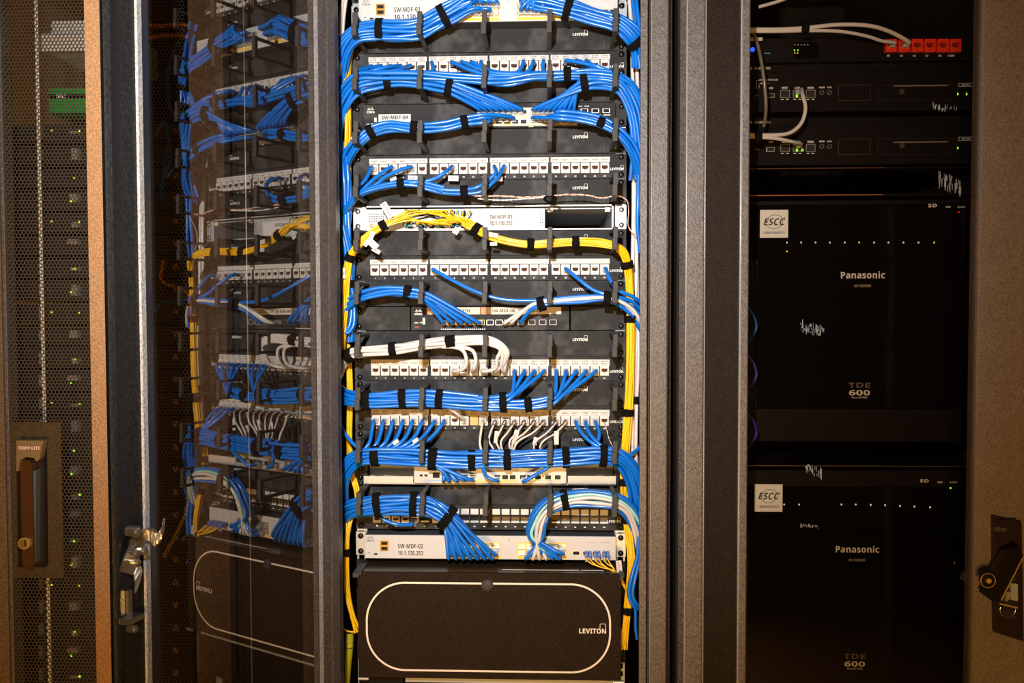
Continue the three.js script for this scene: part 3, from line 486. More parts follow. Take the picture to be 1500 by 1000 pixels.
{ // patch panel of open bays
  const k = 18, t = thing('patch_panel', 'lowest patch panel with a row of white blanks above mostly empty bays', 'patch panel', [0, yTop(k) - PH, 0]);
  const s = roundRect(2 * HALF, PH, 0.002, 0, PH / 2);
  for (let i = 0; i < 24; i++) { const x = jackX(i); s.holes.push(rectHole(x - 0.0074, x + 0.0074, 0.0265, 0.0375), rectHole(x - 0.0074, x + 0.0074, 0.0118, 0.0248)); }
  part('panel_plate', metreUV(extrude(s, 0.003, -0.0045, 2)), M.plate, t);
  const tile = rbox(-0.0072, 0.0072, -0.0053, 0.0053, -0.004, -0.0012, 0.0008), back = box(-0.0074, 0.0074, -0.0066, 0.0066, -0.012, -0.0115), lip = box(-0.0074, 0.0074, -0.0066, -0.0035, -0.011, -0.003);
  for (let i = 0; i < 24; i++) {
    part('blank', tile, M.white, t, [jackX(i), 0.032, 0]);
    if (i < 7 && i !== 5) { const j = part('jack', jackGeo, M.jack, t, [jackX(i), 0.0183, -0.001]); j.scale.set(0.93, 0.72, 1); part('socket', socketGeo, M.jackIn, j); } else { part('bay_back', back, i > 11 ? std('#6a5228', 0.7) : M.dark, t, [jackX(i), 0.0183, 0]); part('bay_lip', lip, M.white, t, [jackX(i), 0.0183, 0]); }
  }
  part('port_dots', join(Array.from({ length: 24 }, (_, i) => box(jackX(i) - 0.0017, jackX(i) + 0.0017, -0.0009, 0.0009, 0, 0.0003))), M.ink, t, [0, 0.0055, -0.0014]);
  part('logo', logoPanel, M.ink, t, [0.2205, 0.0165, -0.0012]); screws(t, [0.0065, 0.0375], -0.0015);
}
const Z2 = 0.022;
whiteSwitch(at(715, 819.5, Z2).y, Z2, 'white 24-port switch labelled SW-MDF-02 above the brown fibre box', 'SW-MDF-02', '10.1.130.253', [844, 859, 873, 887]);
{ // fibre enclosure
  const zf = 0.072, y0 = at(715, 995, zf).y, t = thing('fibre_enclosure', 'large dark brown fibre enclosure with a white oval outline', 'enclosure', [0, y0, 0]), h = at(715, 839, zf).y - y0, X = (px) => at(px, 915, zf).x, Y = (py) => at(715, py, zf).y - y0;
  part('front_door', metreUV(rbox(X(524.5), X(910), 0, h, zf - 0.006, zf, 0.002)), M.boxFace, t);
  part('housing', metreUV(rbox(X(527), X(908), 0.002, h - 0.001, -0.3, zf - 0.005, 0.002)), M.boxTop, t);
  const wL = X(895) - X(536), hL = Y(853) - Y(984), cx = (X(895) + X(536)) / 2, cy = (Y(853) + Y(984)) / 2, o = roundRect(wL, hL, hL * 0.44, cx, cy); o.holes.push(roundRect(wL - 0.0062, hL - 0.0062, hL * 0.44 - 0.003, cx, cy, THREE.Path));
  part('oval_outline', extrude(o, 0.0005, zf, 16), M.line, t);
  part('knob', new THREE.SphereGeometry(0.0105, 20, 10, 0, Math.PI * 2, 0, Math.PI / 2).scale(1, 0.5, 1).rotateX(Math.PI / 2), M.ring, t, [X(714), Y(857), zf]);
  part('logo', leviton(0.0082), M.line, t, [X(868), Y(922), zf]);
  part('top_print', join([box(X(735), X(849), h + 0.0001, h + 0.0005, 0.051, 0.0545), box(X(852), X(885), h + 0.0001, h + 0.0005, 0.051, 0.054)]), M.line, t);
  for (const [px, w] of [[524, 1], [910, 0.6]]) { const l = part('hinge_latch', rbox(-0.006 * w, 0.008 * w, -0.004, 0.003, 0.02, 0.07, 0.001), M.ring, t, [X(px), h - 0.001, 0.008]); part('latch_tip', rbox(-0.006 * w, 0.005 * w, -0.006, 0.002, 0.06, 0.074, 0.001), M.ring, l); }
  for (const px of [532, 906]) part('bottom_hinge', new THREE.CylinderGeometry(0.0028, 0.0028, 0.018, 10).rotateZ(Math.PI / 2), M.zinc, t, [X(px), -0.001, zf + 0.001]);
  for (const s2 of [-1, 1]) part('rack_ear', box(s2 > 0 ? 0.2225 : -0.2413, s2 > 0 ? 0.2413 : -0.2225, 0.002, h, -0.0045, -0.0015), M.cabinet, t);
  const u = thing('rack_device', 'grey rack device just showing under the brown fibre box', 'device', [0, y0 - 0.0945, 0]);
  part('front_panel', rbox(X(590), X(900), 0, 0.086, -0.3, 0.05, 0.002), M.gearBlack, u); part('top_trim', rbox(X(590), X(900), 0.079, 0.0875, 0.02, 0.052, 0.001), M.aluminium, u); part('bezel', rbox(-0.226, X(588), 0, 0.0885, -0.01, 0.056, 0.002), M.black, u); part('bezel', rbox(X(902), 0.226, 0, 0.0885, -0.01, 0.056, 0.002), M.ring, u);
}
// plate behind the units, deep in the cabinet, hung with loose cable

// ---------------------------------------------------------------- cables
const ZAX = V(0, 0, 1);
const Q = (px, py, z) => ({ w: at(px, py, z) });                              // a port measured on a face at depth z
const plugGeo = join([rbox(-0.0052, 0.0052, -0.0038, 0.0038, -0.001, 0.0085, 0.0006), rbox(-0.0036, 0.0036, -0.0042, 0.0034, 0.0085, 0.0125, 0.0008)]);
const lcGeo = join([rbox(-0.0021, 0.0021, -0.0022, 0.0022, -0.002, 0.009, 0.0004), rbox(-0.001, 0.001, 0.002, 0.0034, 0.002, 0.007, 0.0003), new THREE.CylinderGeometry(0.0014, 0.0019, 0.008, 8).rotateX(-Math.PI / 2).translate(0, 0, 0.012)]);
let lcCount = 0;
function hexPack(n, d, flat) {
  const l = [];
  for (let j = -6; j <= 6; j++) for (let i = -6; i <= 6; i++) l.push([(j * 0.866) * d + 0.11 * d, (i + (Math.abs(j) % 2) / 2) * d + 0.07 * d]);
  l.sort((p, q) => (p[0] / flat) ** 2 + (p[1] * flat) ** 2 - (q[0] / flat) ** 2 - (q[1] * flat) ** 2);
  const s = l.slice(0, n), ca = s.reduce((t, p) => t + p[0], 0) / n, cb = s.reduce((t, p) => t + p[1], 0) / n;
  return s.map(([a, b]) => [a - ca, b - cb]).sort((p, q) => q[0] - p[0] || q[1] - p[1]);
}
function makeCable(pts, r, mat, name, label, category, group, plugs = [], boot) {
  const o = pts[0].clone(), cv = new THREE.CatmullRomCurve3(pts.map((p) => p.clone().sub(o)), false, 'centripetal');
  const len = cv.getLength(), seg = Math.max(10, Math.min(110, Math.round(len / 0.006)));
  const g = new THREE.TubeGeometry(cv, seg, r, r < 0.002 ? 5 : 8, false);
  if (!plugs.length && !boot) { const m = part(numbered(name), g, mat, scene, o.toArray()); return tag(m, label, category, group); }
  const t = thing(name, label, category, o.toArray(), 0, group); part('jacket', g, mat, t);
  for (const w of plugs) if (name === 'fibre_cable') part('connector', lcGeo, [M.teal, M.white, M.black, M.teal, M.white][lcCount++ % 5], t, w.clone().sub(o).toArray()); else part('plug', plugGeo, M.plug, t, w.clone().sub(o).toArray());
  if (boot) part('boot', boot.geo(cv), boot.mat, t);
  return t;
}
function bundle({ n = 1, path, r = 0.0033, color = 'blue', start = [], end = [], label, group, name = 'network_cable', cat = 'cable', flat = 1.15, loose = 0.26, fan0 = 1, fan1 = 1, twist = 0.5, out = 0.026, boot, plug = true, each }) {
  const C = path.map((p) => (p.w ? p.w : at(...p))), N = C.length, off = n > 1 ? hexPack(n, r * 2.02, flat) : [[0, 0]], cols = Array.isArray(color) ? color : [color], ph = rnd() * 6;
  const frames = C.map((c, i) => { const T = C[Math.min(N - 1, i + 1)].clone().sub(C[Math.max(0, i - 1)]).normalize(), A = ZAX.clone().cross(T); if (A.length() < 0.15) A.set(0, 1, 0); A.normalize(); return [A, T.clone().cross(A).normalize()]; });
  const made = [];
  off.forEach(([a, b], k) => {
    const pts = [], plugs = [], s = start[k], e = end[k];
    if (s) { pts.push(s.w.clone().addScaledVector(ZAX, 0.011), s.w.clone().addScaledVector(ZAX, out)); plugs.push(s.w); }
    C.forEach((c, i) => {
      const f = i === 0 ? fan0 : i === N - 1 ? fan1 : 1, th = n > 1 ? twist * Math.sin(i * 0.9 + ph) * 0.4 : 0, ja = n > 1 ? (rnd() - 0.5) * r * loose * 4 : 0, jb = n > 1 ? (rnd() - 0.5) * r * loose * 4 : 0;
      const a2 = a * f * Math.cos(th) - b * Math.sin(th) + ja, b2 = a * Math.sin(th) + b * Math.cos(th) + jb;
      pts.push(c.clone().addScaledVector(frames[i][0], a2).addScaledVector(frames[i][1], b2));
    });
    if (e) { pts.push(e.w.clone().addScaledVector(ZAX, out), e.w.clone().addScaledVector(ZAX, 0.011)); plugs.push(e.w); }
    const col = cols[k % cols.length], lab = (cols.length > 1 ? label.replace('blue or white', { white: 'white', aqua: 'pale green', pink: 'pink' }[col] ?? 'blue') : label) + (each ? `, ${ORD[k + 1]} ${each}` : '');
    made.push(makeCable(pts, r, cableMat(col), name, lab, cat, group, plug ? plugs : [], boot));
  });
  const R = [Math.max(...off.map((p) => Math.abs(p[0]))) + r, Math.max(...off.map((p) => Math.abs(p[1]))) + r];
  return { curve: new THREE.CatmullRomCurve3(C, false, 'centripetal'), R, made };
}
// hook-and-loop strap round a bundle, at the place where the bundle's centre line passes px (or py)
function strap(b, px, label, { w = 0.0125, byY = false, grow = 1, tail = true } = {}) {
  let best = 0, bd = 1e9; for (let i = 0; i <= 400; i++) { const p = toPx(b.curve.getPoint(i / 400)), d = Math.abs(p[byY ? 1 : 0] - px); if (d < bd) { bd = d; best = i / 400; } }
  const c = b.curve.getPoint(best), T = b.curve.getTangent(best), A = ZAX.clone().cross(T).normalize(), B = T.clone().cross(A).normalize();
  const ra = b.R[0] * grow + 0.0012, rb = b.R[1] * grow + 0.0012, pos = [], idx = [], S = 22, th = 0.0016;
  for (let i = 0; i < S; i++) { const q = i / S * Math.PI * 2, bump = tail && i < 3 ? 0.0015 : 0; for (const [e, h] of [[0, -1], [th, -0.96], [th, 0.96], [0, 1]]) { const k = e ? e + bump : 0; const v = A.clone().multiplyScalar((ra + k) * Math.sin(q)).addScaledVector(B, (rb + k) * Math.cos(q)).addScaledVector(T, h * w / 2 * (1 + 0.06 * Math.sin(3 * q + px))); pos.push(v.x, v.y, v.z); } }
  for (let i = 0; i < S; i++) for (let k = 0; k < 4; k++) { const a = i * 4 + k, b2 = i * 4 + (k + 1) % 4, c2 = ((i + 1) % S) * 4 + k, d = ((i + 1) % S) * 4 + (k + 1) % 4; idx.push(a, c2, b2, b2, c2, d); }
  let g = new THREE.BufferGeometry(); g.setAttribute('position', new THREE.Float32BufferAttribute(pos, 3)); g.setIndex(idx); g.computeVertexNormals(); g = metreUV(g);
  tag(part(numbered('cable_strap'), g, M.strap, scene, c.toArray()), label, 'strap', 'black straps around the cable bundles');
}
const ORD = ['', 'first', 'second', 'third', 'fourth', 'fifth', 'sixth', 'seventh', 'eighth', 'ninth', 'tenth', 'eleventh', 'twelfth', 'thirteenth', 'fourteenth', 'fifteenth', 'sixteenth', 'seventeenth', 'eighteenth', 'nineteenth', 'twentieth', 'twenty-first', 'twenty-second', 'twenty-third', 'last'];
const range = (n, f) => Array.from({ length: n }, (_, i) => f(i));
let b;
// --- unit -1: left and right bundles into SW-MDF-03
b = bundle({ n: 13, flat: 1.5, color: 'blue', label: 'blue cable in the bundle into the left ports of SW-MDF-03', group: 'blue bundle into left ports of SW-MDF-03', fan0: 1.5,
  path: [[486, 130, 0.02], [496, 92, 0.04], [506, 66, 0.052], [522, 50, 0.058], [548, 45, 0.058], [580, 45, 0.058], [612, 42, 0.058], [636, 31, 0.056], [660, 18, 0.058], [690, 3, 0.062]], end: range(13, (i) => Q(666 + (i % 7) * 10.4, i < 7 ? 10 : 21, Z3)) });
strap(b, 556, 'black strap on the top left bundle just right of its first ring'); strap(b, 650, 'black strap on the top left bundle where it rises to the SW-MDF-03 ports');
b = bundle({ n: 11, flat: 1.5, color: 'blue', label: 'blue cable in the bundle from the right ports of SW-MDF-03', group: 'blue bundle from right ports of SW-MDF-03', fan0: 1.2,
  path: [[941, 96, 0.02], [937, 70, 0.035], [927, 53, 0.05], [905, 35, 0.058], [870, 24, 0.058], [832, 13, 0.06], [800, 4, 0.062], [782, 0, 0.062]], end: range(11, (i) => Q(764 + (i % 6) * 8.5, i < 6 ? 9 : 20, Z3)) });
strap(b, 831, 'black strap on the top right bundle below the SW-MDF-03 ports'); strap(b, 931, 'black strap on the top right bundle beside the right post');
// --- patch panel 0 and unit 1
const L0 = 'blue cable from the topmost patch panel running left to the first ring';
for (const [i, dy] of [[2, 0], [3, 3], [4, -2], [5, 2], [1, 5]]) bundle({ label: L0, group: 'blue cables leaving the topmost patch panel leftward', path: [J(0, i), [jackX(i - 1) / 0.00119 + 700 - 8, 101 + dy, 0.045], [540, 107 + dy, 0.052], [523, 116 + dy, 0.052], [506, 136 + dy, 0.045], [495, 160 + dy, 0.03], [487, 190, 0.02]].map((p) => (p.w ? { w: p.w.clone().addScaledVector(ZAX, 0.014) } : p)) });
b = bundle({ n: 8, color: 'blue', label: 'blue cable fanning into the upper left ports of SW-MDF-04', each: 'plug from the right', group: 'blue bundle into upper left ports of SW-MDF-04', fan0: 1.5,
  path: [[486, 215, 0.02], [496, 175, 0.035], [507, 145, 0.05], [524, 127, 0.056], [550, 119, 0.058], [582, 117, 0.056], [615, 118, 0.056], [640, 122, 0.056], [658, 126, 0.055]], end: range(8, (i) => Q(764 - i * 8.6, 165, 0.005)) });
strap(b, 567, 'black strap on the second row left bundle after its first ring'); strap(b, 659, 'black strap on the second row bundle where it fans to SW-MDF-04', { grow: 1.15 });
b = bundle({ n: 6, flat: 0.9, color: 'blue', label: 'blue cable passing along the second row rings from left to right', group: 'blue cables along the second row rings', path: [[492, 152, 0.035], [505, 130, 0.055], [524, 113, 0.064], [560, 111, 0.066], [615, 110, 0.066], [660, 114, 0.064], [715, 119, 0.06], [745, 118, 0.058], [780, 112, 0.058], [806, 110, 0.058], [840, 109, 0.058], [870, 109, 0.058], [905, 114, 0.058], [926, 128, 0.05], [939, 160, 0.03]] });
strap(b, 831, 'black strap under the twentieth port of the topmost patch panel');
const L0b = 'blue cable from the middle of the topmost patch panel dropping into the second row';
for (const [i, pts] of [[7, [[633, 104, 0.05], [616, 110, 0.055], [590, 113, 0.06]]], [9, [[690, 103, 0.05], [712, 109, 0.055], [760, 111, 0.06]]], [10, [[700, 100, 0.05], [720, 106, 0.055], [770, 109, 0.06]]], [11, [[712, 101, 0.045], [730, 106, 0.055], [780, 108, 0.06]]], [12, [[706, 100, 0.045], [722, 109, 0.05], [770, 113, 0.06]]], [16, [[762, 102, 0.045], [752, 109, 0.05], [735, 113, 0.055]]], [17, [[775, 103, 0.045], [762, 110, 0.05], [740, 115, 0.055]]], [18, [[795, 100, 0.04], [800, 107, 0.05], [830, 110, 0.055]]]])
  bundle({ label: L0b, group: 'blue cables dropping from the topmost patch panel', path: [{ w: J(0, i).w.addScaledVector(ZAX, 0.012) }, { w: J(0, i).w.addScaledVector(ZAX, 0.03) }, ...pts] });
for (const [i, y] of [[20, 0], [22, -2], [21, 3]]) bundle({ label: 'blue cable from the right end of the topmost patch panel', group: 'blue cables at the right end of the topmost patch panel', path: [{ w: J(0, i).w.addScaledVector(ZAX, 0.012) }, { w: J(0, i).w.addScaledVector(ZAX, 0.03) }, [868 + y, 96 + y, 0.052], [888, 104 + y, 0.055], [905, 110 + y, 0.055], [926, 122, 0.045], [939, 150, 0.03]] });
b = bundle({ n: 9, flat: 1.25, color: 'blue', label: 'blue cable from the upper right ports of SW-MDF-04', each: 'plug from the left', group: 'blue bundle from upper right ports of SW-MDF-04', fan0: 1.7,
  path: [[939, 262, 0.015], [936, 215, 0.03], [929, 165, 0.042], [916, 133, 0.054], [904, 122, 0.058], [880, 117, 0.058], [855, 121, 0.058]], end: range(9, (i) => Q(782 + i * 7.2, 165, 0.005)) });
strap(b, 855, 'black strap where the right bundle fans down to SW-MDF-04', { grow: 1.1 });
// --- unit 3: lower ports of SW-MDF-04
b = bundle({ n: 6, flat: 1.1, color: 'blue', label: 'blue cable from the lower left ports of SW-MDF-04', each: 'plug from the right', group: 'blue bundle from lower left ports of SW-MDF-04', path: [[495, 262, 0.02], [505, 240, 0.035], [516, 218, 0.05], [530, 203, 0.056], [545, 192, 0.056], [570, 186, 0.056], [600, 187, 0.056], [625, 188, 0.056], [655, 184, 0.056], [684, 178, 0.055], [715, 173, 0.052]], end: range(6, (i) => Q(752 - i * 9.5, 177, 0.005)) });
strap(b, 543, 'black strap on the third row left bundle beside the SW-MDF-04 label'); strap(b, 607, 'black strap just left of the second ring under SW-MDF-04'); strap(b, 680, 'black strap on the third row bundle below the SW-MDF-04 ports');
b = bundle({ n: 6, flat: 1.25, color: 'blue', label: 'blue cable from the lower right ports of SW-MDF-04', each: 'plug from the left', group: 'blue bundle from lower right ports of SW-MDF-04', path: [[940, 268, 0.015], [934, 238, 0.035], [924, 214, 0.048], [906, 194, 0.057], [882, 181, 0.057], [850, 173, 0.057], [815, 169, 0.056]], end: range(6, (i) => Q(781 + i * 9.5, 177, 0.005)) });
strap(b, 880, 'black strap on the third row right bundle below the SW-MDF-04 uplinks');
bundle({ color: 'white', r: 0.002, label: 'thin white cable slanting behind the first ring under SW-MDF-04', path: [[498, 216, 0.02], [510, 206, 0.03], [530, 192, 0.035], [545, 182, 0.02]] });
// --- patch panel 4 and unit 5
for (const [i, x, y] of [[1, 536, 262], [3, 548, 262], [5, 566, 258]]) bundle({ label: ['blue cable from the first port of the second patch panel', 'blue cable from the third port of the second patch panel', 'blue cable from the fifth port of the second patch panel'][(i - 1) / 2], start: [J(4, i)], path: [[x, y, 0.045], [x - 10 - i, y + 12, 0.052], [526, 284, 0.056], [510, 303, 0.045], [500, 330, 0.03], [494, 360, 0.02]] });
b = bundle({ n: 3, flat: 1.1, color: 'blue', label: 'blue cable strapped along the fourth row rings from the second patch panel', group: 'blue cables along the fourth row rings', start: [J(4, 9), J(4, 13), J(4, 14)].map((s, i) => (i ? null : null)), path: [[497, 322, 0.025], [510, 302, 0.045], [526, 285, 0.056], [555, 275, 0.058], [587, 270, 0.058], [620, 271, 0.058], [650, 277, 0.058]] });
strap(b, 587, 'black strap below the fourth port of the second patch panel');
bundle({ label: 'blue cable from the ninth port of the second patch panel', start: [J(4, 9)], path: [[655, 250, 0.05], [640, 260, 0.055], [622, 266, 0.058], [600, 267, 0.06]] });
b = bundle({ n: 2, flat: 1.4, color: 'blue', label: 'blue cable from the thirteenth or fourteenth port of the second patch panel', group: 'blue cables from the thirteenth and fourteenth ports of the second patch panel', path: [[622, 274, 0.06], [650, 279, 0.058], [680, 281, 0.058], [704, 276, 0.058], [718, 266, 0.054], [728, 256, 0.05]], end: [J(4, 13), J(4, 14)] });
strap(b, 680, 'black strap left of the centre ring under the second patch panel', { grow: 1.4 });
function twisted(path, cols, label, turns = 40) { // two thin wires wound round one another
  const cv = new THREE.CatmullRomCurve3(path.map((p) => at(...p)), false, 'centripetal');
  cols.forEach((c, k) => { const pts = range(121, (i) => { const p = cv.getPoint(i / 120), q = i / 120 * turns * Math.PI + k * Math.PI; return p.add(V(0, 0.0011 * Math.sin(q), 0.0011 * Math.cos(q))); }); makeCable(pts, 0.00085, cableMat(c), 'thin_wire', `${k ? 'white' : 'orange'} thin wire ${label}`, 'wire'); });
}
twisted([[684, 284, 0.05], [700, 287, 0.052], [735, 287, 0.055], [770, 289, 0.056], [806, 287, 0.06], [828, 285, 0.058], [862, 286, 0.055], [880, 290, 0.055], [904, 287, 0.055], [918, 293, 0.045], [921, 310, 0.03], [920, 330, 0.025], [932, 348, 0.02], [941, 360, 0.01]], ['#e0936a', 'white'], 'of the twisted pair along the ring above SW-MDF-01');
twisted([[700, 291, 0.05], [735, 293, 0.054], [770, 291, 0.056], [805, 288, 0.06]], ['#d8dce0', 'white'], 'of the short twisted pair beside the centre ring above SW-MDF-01', 16);
tag(part(numbered('cable_strap'), new THREE.TorusGeometry(0.007, 0.0022, 6, 16).scale(1.3, 0.7, 1.2).translate(...at(806, 291, 0.088).toArray()), M.strap, scene), 'black tie knotted below the fourth ring above SW-MDF-01', 'strap');
// --- yellow fibres of SW-MDF-01
b = bundle({ n: 16, r: 0.00135, flat: 1.2, color: 'yellow', name: 'fibre_cable', label: 'yellow fibre in the bundle leaving SW-MDF-01 to the left', group: 'yellow fibres leaving SW-MDF-01 leftward', fan1: 1.8, loose: 0.3,
  path: [[503, 430, 0.03], [508, 400, 0.042], [512, 379, 0.05], [523, 361, 0.056], [538, 346, 0.056], [560, 331, 0.055], [580, 322, 0.052], [600, 316, 0.048]], end: range(16, (i) => Q(596 + (i % 8) * 9.5, i < 8 ? 310 : 331, 0.012)), out: 0.022 });
strap(b, 561, 'black strap on the yellow fibres left of the SW-MDF-01 ports'); strap(b, 513, 'black strap on the yellow fibres beside the left rail');
b = bundle({ n: 18, r: 0.00135, flat: 1.2, color: 'yellow', name: 'fibre_cable', label: 'yellow fibre in the bundle crossing right under SW-MDF-01 and down the right rail', group: 'yellow fibres crossing under SW-MDF-01', loose: 0.3,
  path: [[914, 690, 0.03], [917, 640, 0.034], [921, 580, 0.036], [923, 500, 0.036], [922, 430, 0.038], [919, 390, 0.044], [913, 370, 0.052], [900, 361, 0.056], [875, 356, 0.056], [842, 355, 0.056], [808, 357, 0.056], [776, 358, 0.056], [745, 354, 0.056], [715, 345, 0.055], [695, 334, 0.052], [680, 325, 0.05]], end: range(18, (i) => Q(690 - (i % 9) * 9.5, i < 9 ? 311 : 329, 0.012)), out: 0.022 });
strap(b, 698, 'black band on the yellow fibres right of the SW-MDF-01 ports'); strap(b, 777, 'black shiny band on the yellow fibres left of the fourth ring'); strap(b, 843, 'black strap on the yellow fibres below the open slot of SW-MDF-01'); strap(b, 388, 'black strap on the yellow fibres beside the third patch panel logo', { byY: true }); strap(b, 468, 'black strap on the yellow fibres beside SW-MDF-06', { byY: true }); strap(b, 604, 'black strap on the yellow fibres beside the fifth patch panel', { byY: true });
// --- patch panel 8 and unit 9
bundle({ label: 'blue cable from the seventh port of the third patch panel', start: [J(8, 7)], path: [[662, 410, 0.045], [700, 428, 0.055], [735, 438, 0.056], [780, 440, 0.056], [806, 438, 0.056], [850, 434, 0.056], [885, 434, 0.056], [905, 439, 0.055], [925, 449, 0.045], [941, 466, 0.03]] });
bundle({ label: 'blue cable from the twentieth port of the third patch panel', start: [J(8, 20)], path: [[848, 409, 0.045], [868, 424, 0.052], [888, 431, 0.056], [905, 435, 0.056], [925, 441, 0.045], [941, 456, 0.03]] });
bundle({ label: 'blue cable from the last port of the third patch panel', start: [J(8, 24)], path: [[894, 410, 0.045], [905, 425, 0.05], [922, 432, 0.045], [941, 444, 0.03]] });
b = bundle({ n: 5, flat: 1.05, color: 'blue', label: 'blue cable into the left ports of SW-MDF-06', each: 'plug from the right', group: 'blue bundle into left ports of SW-MDF-06', path: [[494, 470, 0.02], [508, 449, 0.04], [525, 437, 0.055], [555, 428, 0.057], [585, 427, 0.057], [600, 429, 0.057], [620, 435, 0.056]], end: range(5, (i) => Q(703 - i * 12.8, 472, 0.004)) });
strap(b, 597, 'black strap left of the second ring above SW-MDF-06');
b = bundle({ n: 3, flat: 1.1, color: ['blue', 'white', 'white'], label: 'blue or white cable from the right ports of SW-MDF-06', each: 'plug from the right', group: 'cables from the right ports of SW-MDF-06', path: [[941, 480, 0.03], [925, 456, 0.045], [905, 441, 0.056], [885, 437, 0.057], [850, 438, 0.057], [810, 442, 0.057], [793, 445, 0.056], [778, 450, 0.052]], end: [Q(763, 472, 0.004), Q(750, 472, 0.004), Q(740, 473, 0.004)] });
strap(b, 793, 'black strap left of the fourth ring above SW-MDF-06', { grow: 1.4 }); strap(b, 889, 'black strap below the twenty-third port of the third patch panel', { grow: 1.5 });
// --- unit 11: white bundle
const WB = 'white cable in the thick white bundle above the fourth patch panel', WG = 'white bundle above the fourth patch panel';
b = bundle({ n: 7, flat: 1.15, color: 'white', label: WB, group: WG, path: [[492, 552, 0.02], [502, 530, 0.035], [515, 519, 0.05], [530, 515, 0.056], [575, 511, 0.057], [617, 506, 0.057], [655, 501, 0.057], [690, 497, 0.057]] });
for (const [y, x, i, px2] of [[493, 744, 14, 742], [497, 741, 13, 738], [500, 736, 14, 735], [503, 728, 12, 727]]) bundle({ color: 'white', label: 'white cable arching at the centre ring down into the fourth patch panel', group: 'white cables arching into the fourth patch panel', path: [[660, y + 3, 0.06], [690, y, 0.06], [715, y + 1, 0.06], [733, y + 9, 0.06], [x, y + 22, 0.056], [px2 - 1, y + 36, 0.046]], end: [J(12, i)], out: 0.03 });
for (const [x, i] of [[683, 9], [697, 11]]) bundle({ color: 'white', label: i === 9 ? 'white cable dropping in a tight loop to the ninth port' : 'white cable dropping to the eleventh port', path: [[648, 508, 0.062], [664, 508, 0.062], [x - 5, 513, 0.062], [x, 525, 0.06], [x - 2, 538, 0.054]], end: [J(12, i)], out: 0.03 });
strap(b, 575, 'black strap on the white bundle above the third port of the fourth patch panel'); strap(b, 660, 'black wide strap on the white bundle left of the centre ring', { w: 0.017 }); strap(b, 514, 'black strap on the white bundle beside the left rail', { w: 0.017, grow: 1.1 });
// --- unit 13
b = bundle({ n: 9, flat: 1.35, color: 'blue', label: 'blue cable in the bundle from the right ports of the fourth patch panel', group: 'blue bundle from right ports of the fourth patch panel', fan0: 2.2, path: [[492, 580, 0.02], [505, 582, 0.04], [520, 585, 0.054], [545, 586, 0.057], [585, 584, 0.057], [617, 583, 0.057], [650, 585, 0.057], [690, 589, 0.057], [715, 590, 0.057], [738, 589, 0.057]].map((p) => p), end: [], plug: false });
strap(b, 537, 'black strap beside the first ring above the fifth patch panel'); strap(b, 590, 'black strap above the fourth port of the fifth patch panel'); strap(b, 643, 'black strap above the eighth port of the fifth patch panel');  strap(b, 737, 'black strap above the thirteenth port of the fifth patch panel');
const bl = b;
b = bundle({ n: 4, flat: 1, color: 'blue', label: 'blue cable rising to the third port group of the fourth panel', each: 'from the left', group: 'blue cables rising to the third port group of the fourth patch panel', path: [[700, 584, 0.06], [738, 584, 0.06], [750, 578, 0.058]], end: [18, 17, 16, 15].map((i) => J(12, i)).reverse() });
b = bundle({ n: 5, flat: 1.1, color: 'blue', label: 'blue cable rising to the last port group of the fourth panel', each: 'from the left', group: 'blue cables rising to the last port group of the fourth patch panel', path: [[710, 592, 0.057], [745, 593, 0.057], [776, 592, 0.057], [806, 586, 0.056], [816, 580, 0.055]], end: [19, 20, 21, 22, 23].map((i) => J(12, i)) });
strap(b, 774, 'black strap above the sixteenth port of the fifth patch panel');
// --- patch panel 14 and unit 15
for (let i = 1; i <= 8; i++) bundle({ color: 'blue', label: `blue cable hanging from the ${ORD[i]} port of the fifth patch panel`, start: [J(14, i)], path: [[547 + (i - 1) * 14.2 - 2 - i * 0.8, 634, 0.038], [541 + (i - 1) * 11.5, 648, 0.05], [532 + (i - 1) * 8.5, 660, 0.055], [524 + i * 2, 666, 0.057], [506, 682, 0.045], [496, 712, 0.025]] });
for (const [px, py, lab] of [[580, 647, 'white tag on the blue cable of the fifth port below the fifth patch panel'], [609, 645, 'white tag on two blue cables hanging at the left below the fifth patch panel']]) { const p = at(px, py, 0.056); const m = part(numbered('cable_tag'), rbox(-0.0055, 0.0055, -0.0035, 0.0035, -0.0035, 0.0035, 0.001), M.paper, scene, p.toArray()); m.rotation.z = 0.6; tag(m, lab, 'tag'); }
const beige = [[13, 722, 662], [14, 731, 662], [15, 735, 662], [16, 747, 663], [17, 750, 663], [18, 753, 664], [19, 782, 661], [20, 791, 660]];
beige.forEach(([i, x, y], k) => bundle({ color: k % 3 === 0 ? 'pink' : 'beige', r: 0.0019, label: `beige cable with brown boot hanging from the ${ORD[i]} port of the fifth patch panel`, start: [J(14, i)], path: [[(jackX(i - 1) / 0.00119 + 700) * 0.75 + x * 0.25 + 6, 634, 0.044], [(jackX(i - 1) / 0.00119 + 700) * 0.3 + x * 0.7 - 2, 646, 0.052], [x, y - 6, 0.05], [x + 6, y + 6, 0.04], [x + 20, y + 14, 0.03]], boot: { mat: M.brown, geo: (cv) => new THREE.TubeGeometry(new THREE.LineCurve3(cv.getPoint(0.02), cv.getPoint(0.24)), 4, 0.0033, 8, false) } }));
bundle({ color: 'beige', r: 0.0022, label: 'beige cable hanging from the twelfth port of the fifth patch panel', start: [J(14, 12)], path: [[704, 636, 0.04], [703, 650, 0.05], [707, 664, 0.05], [714, 676, 0.04]] });
bundle({ color: 'white', r: 0.0026, label: 'white cable slanting from above into the tenth port of the fifth patch panel', path: [[648, 592, 0.045], [660, 599, 0.045], [672, 608, 0.035], [680, 615, 0.02]], end: [J(14, 10)], out: 0.016 });
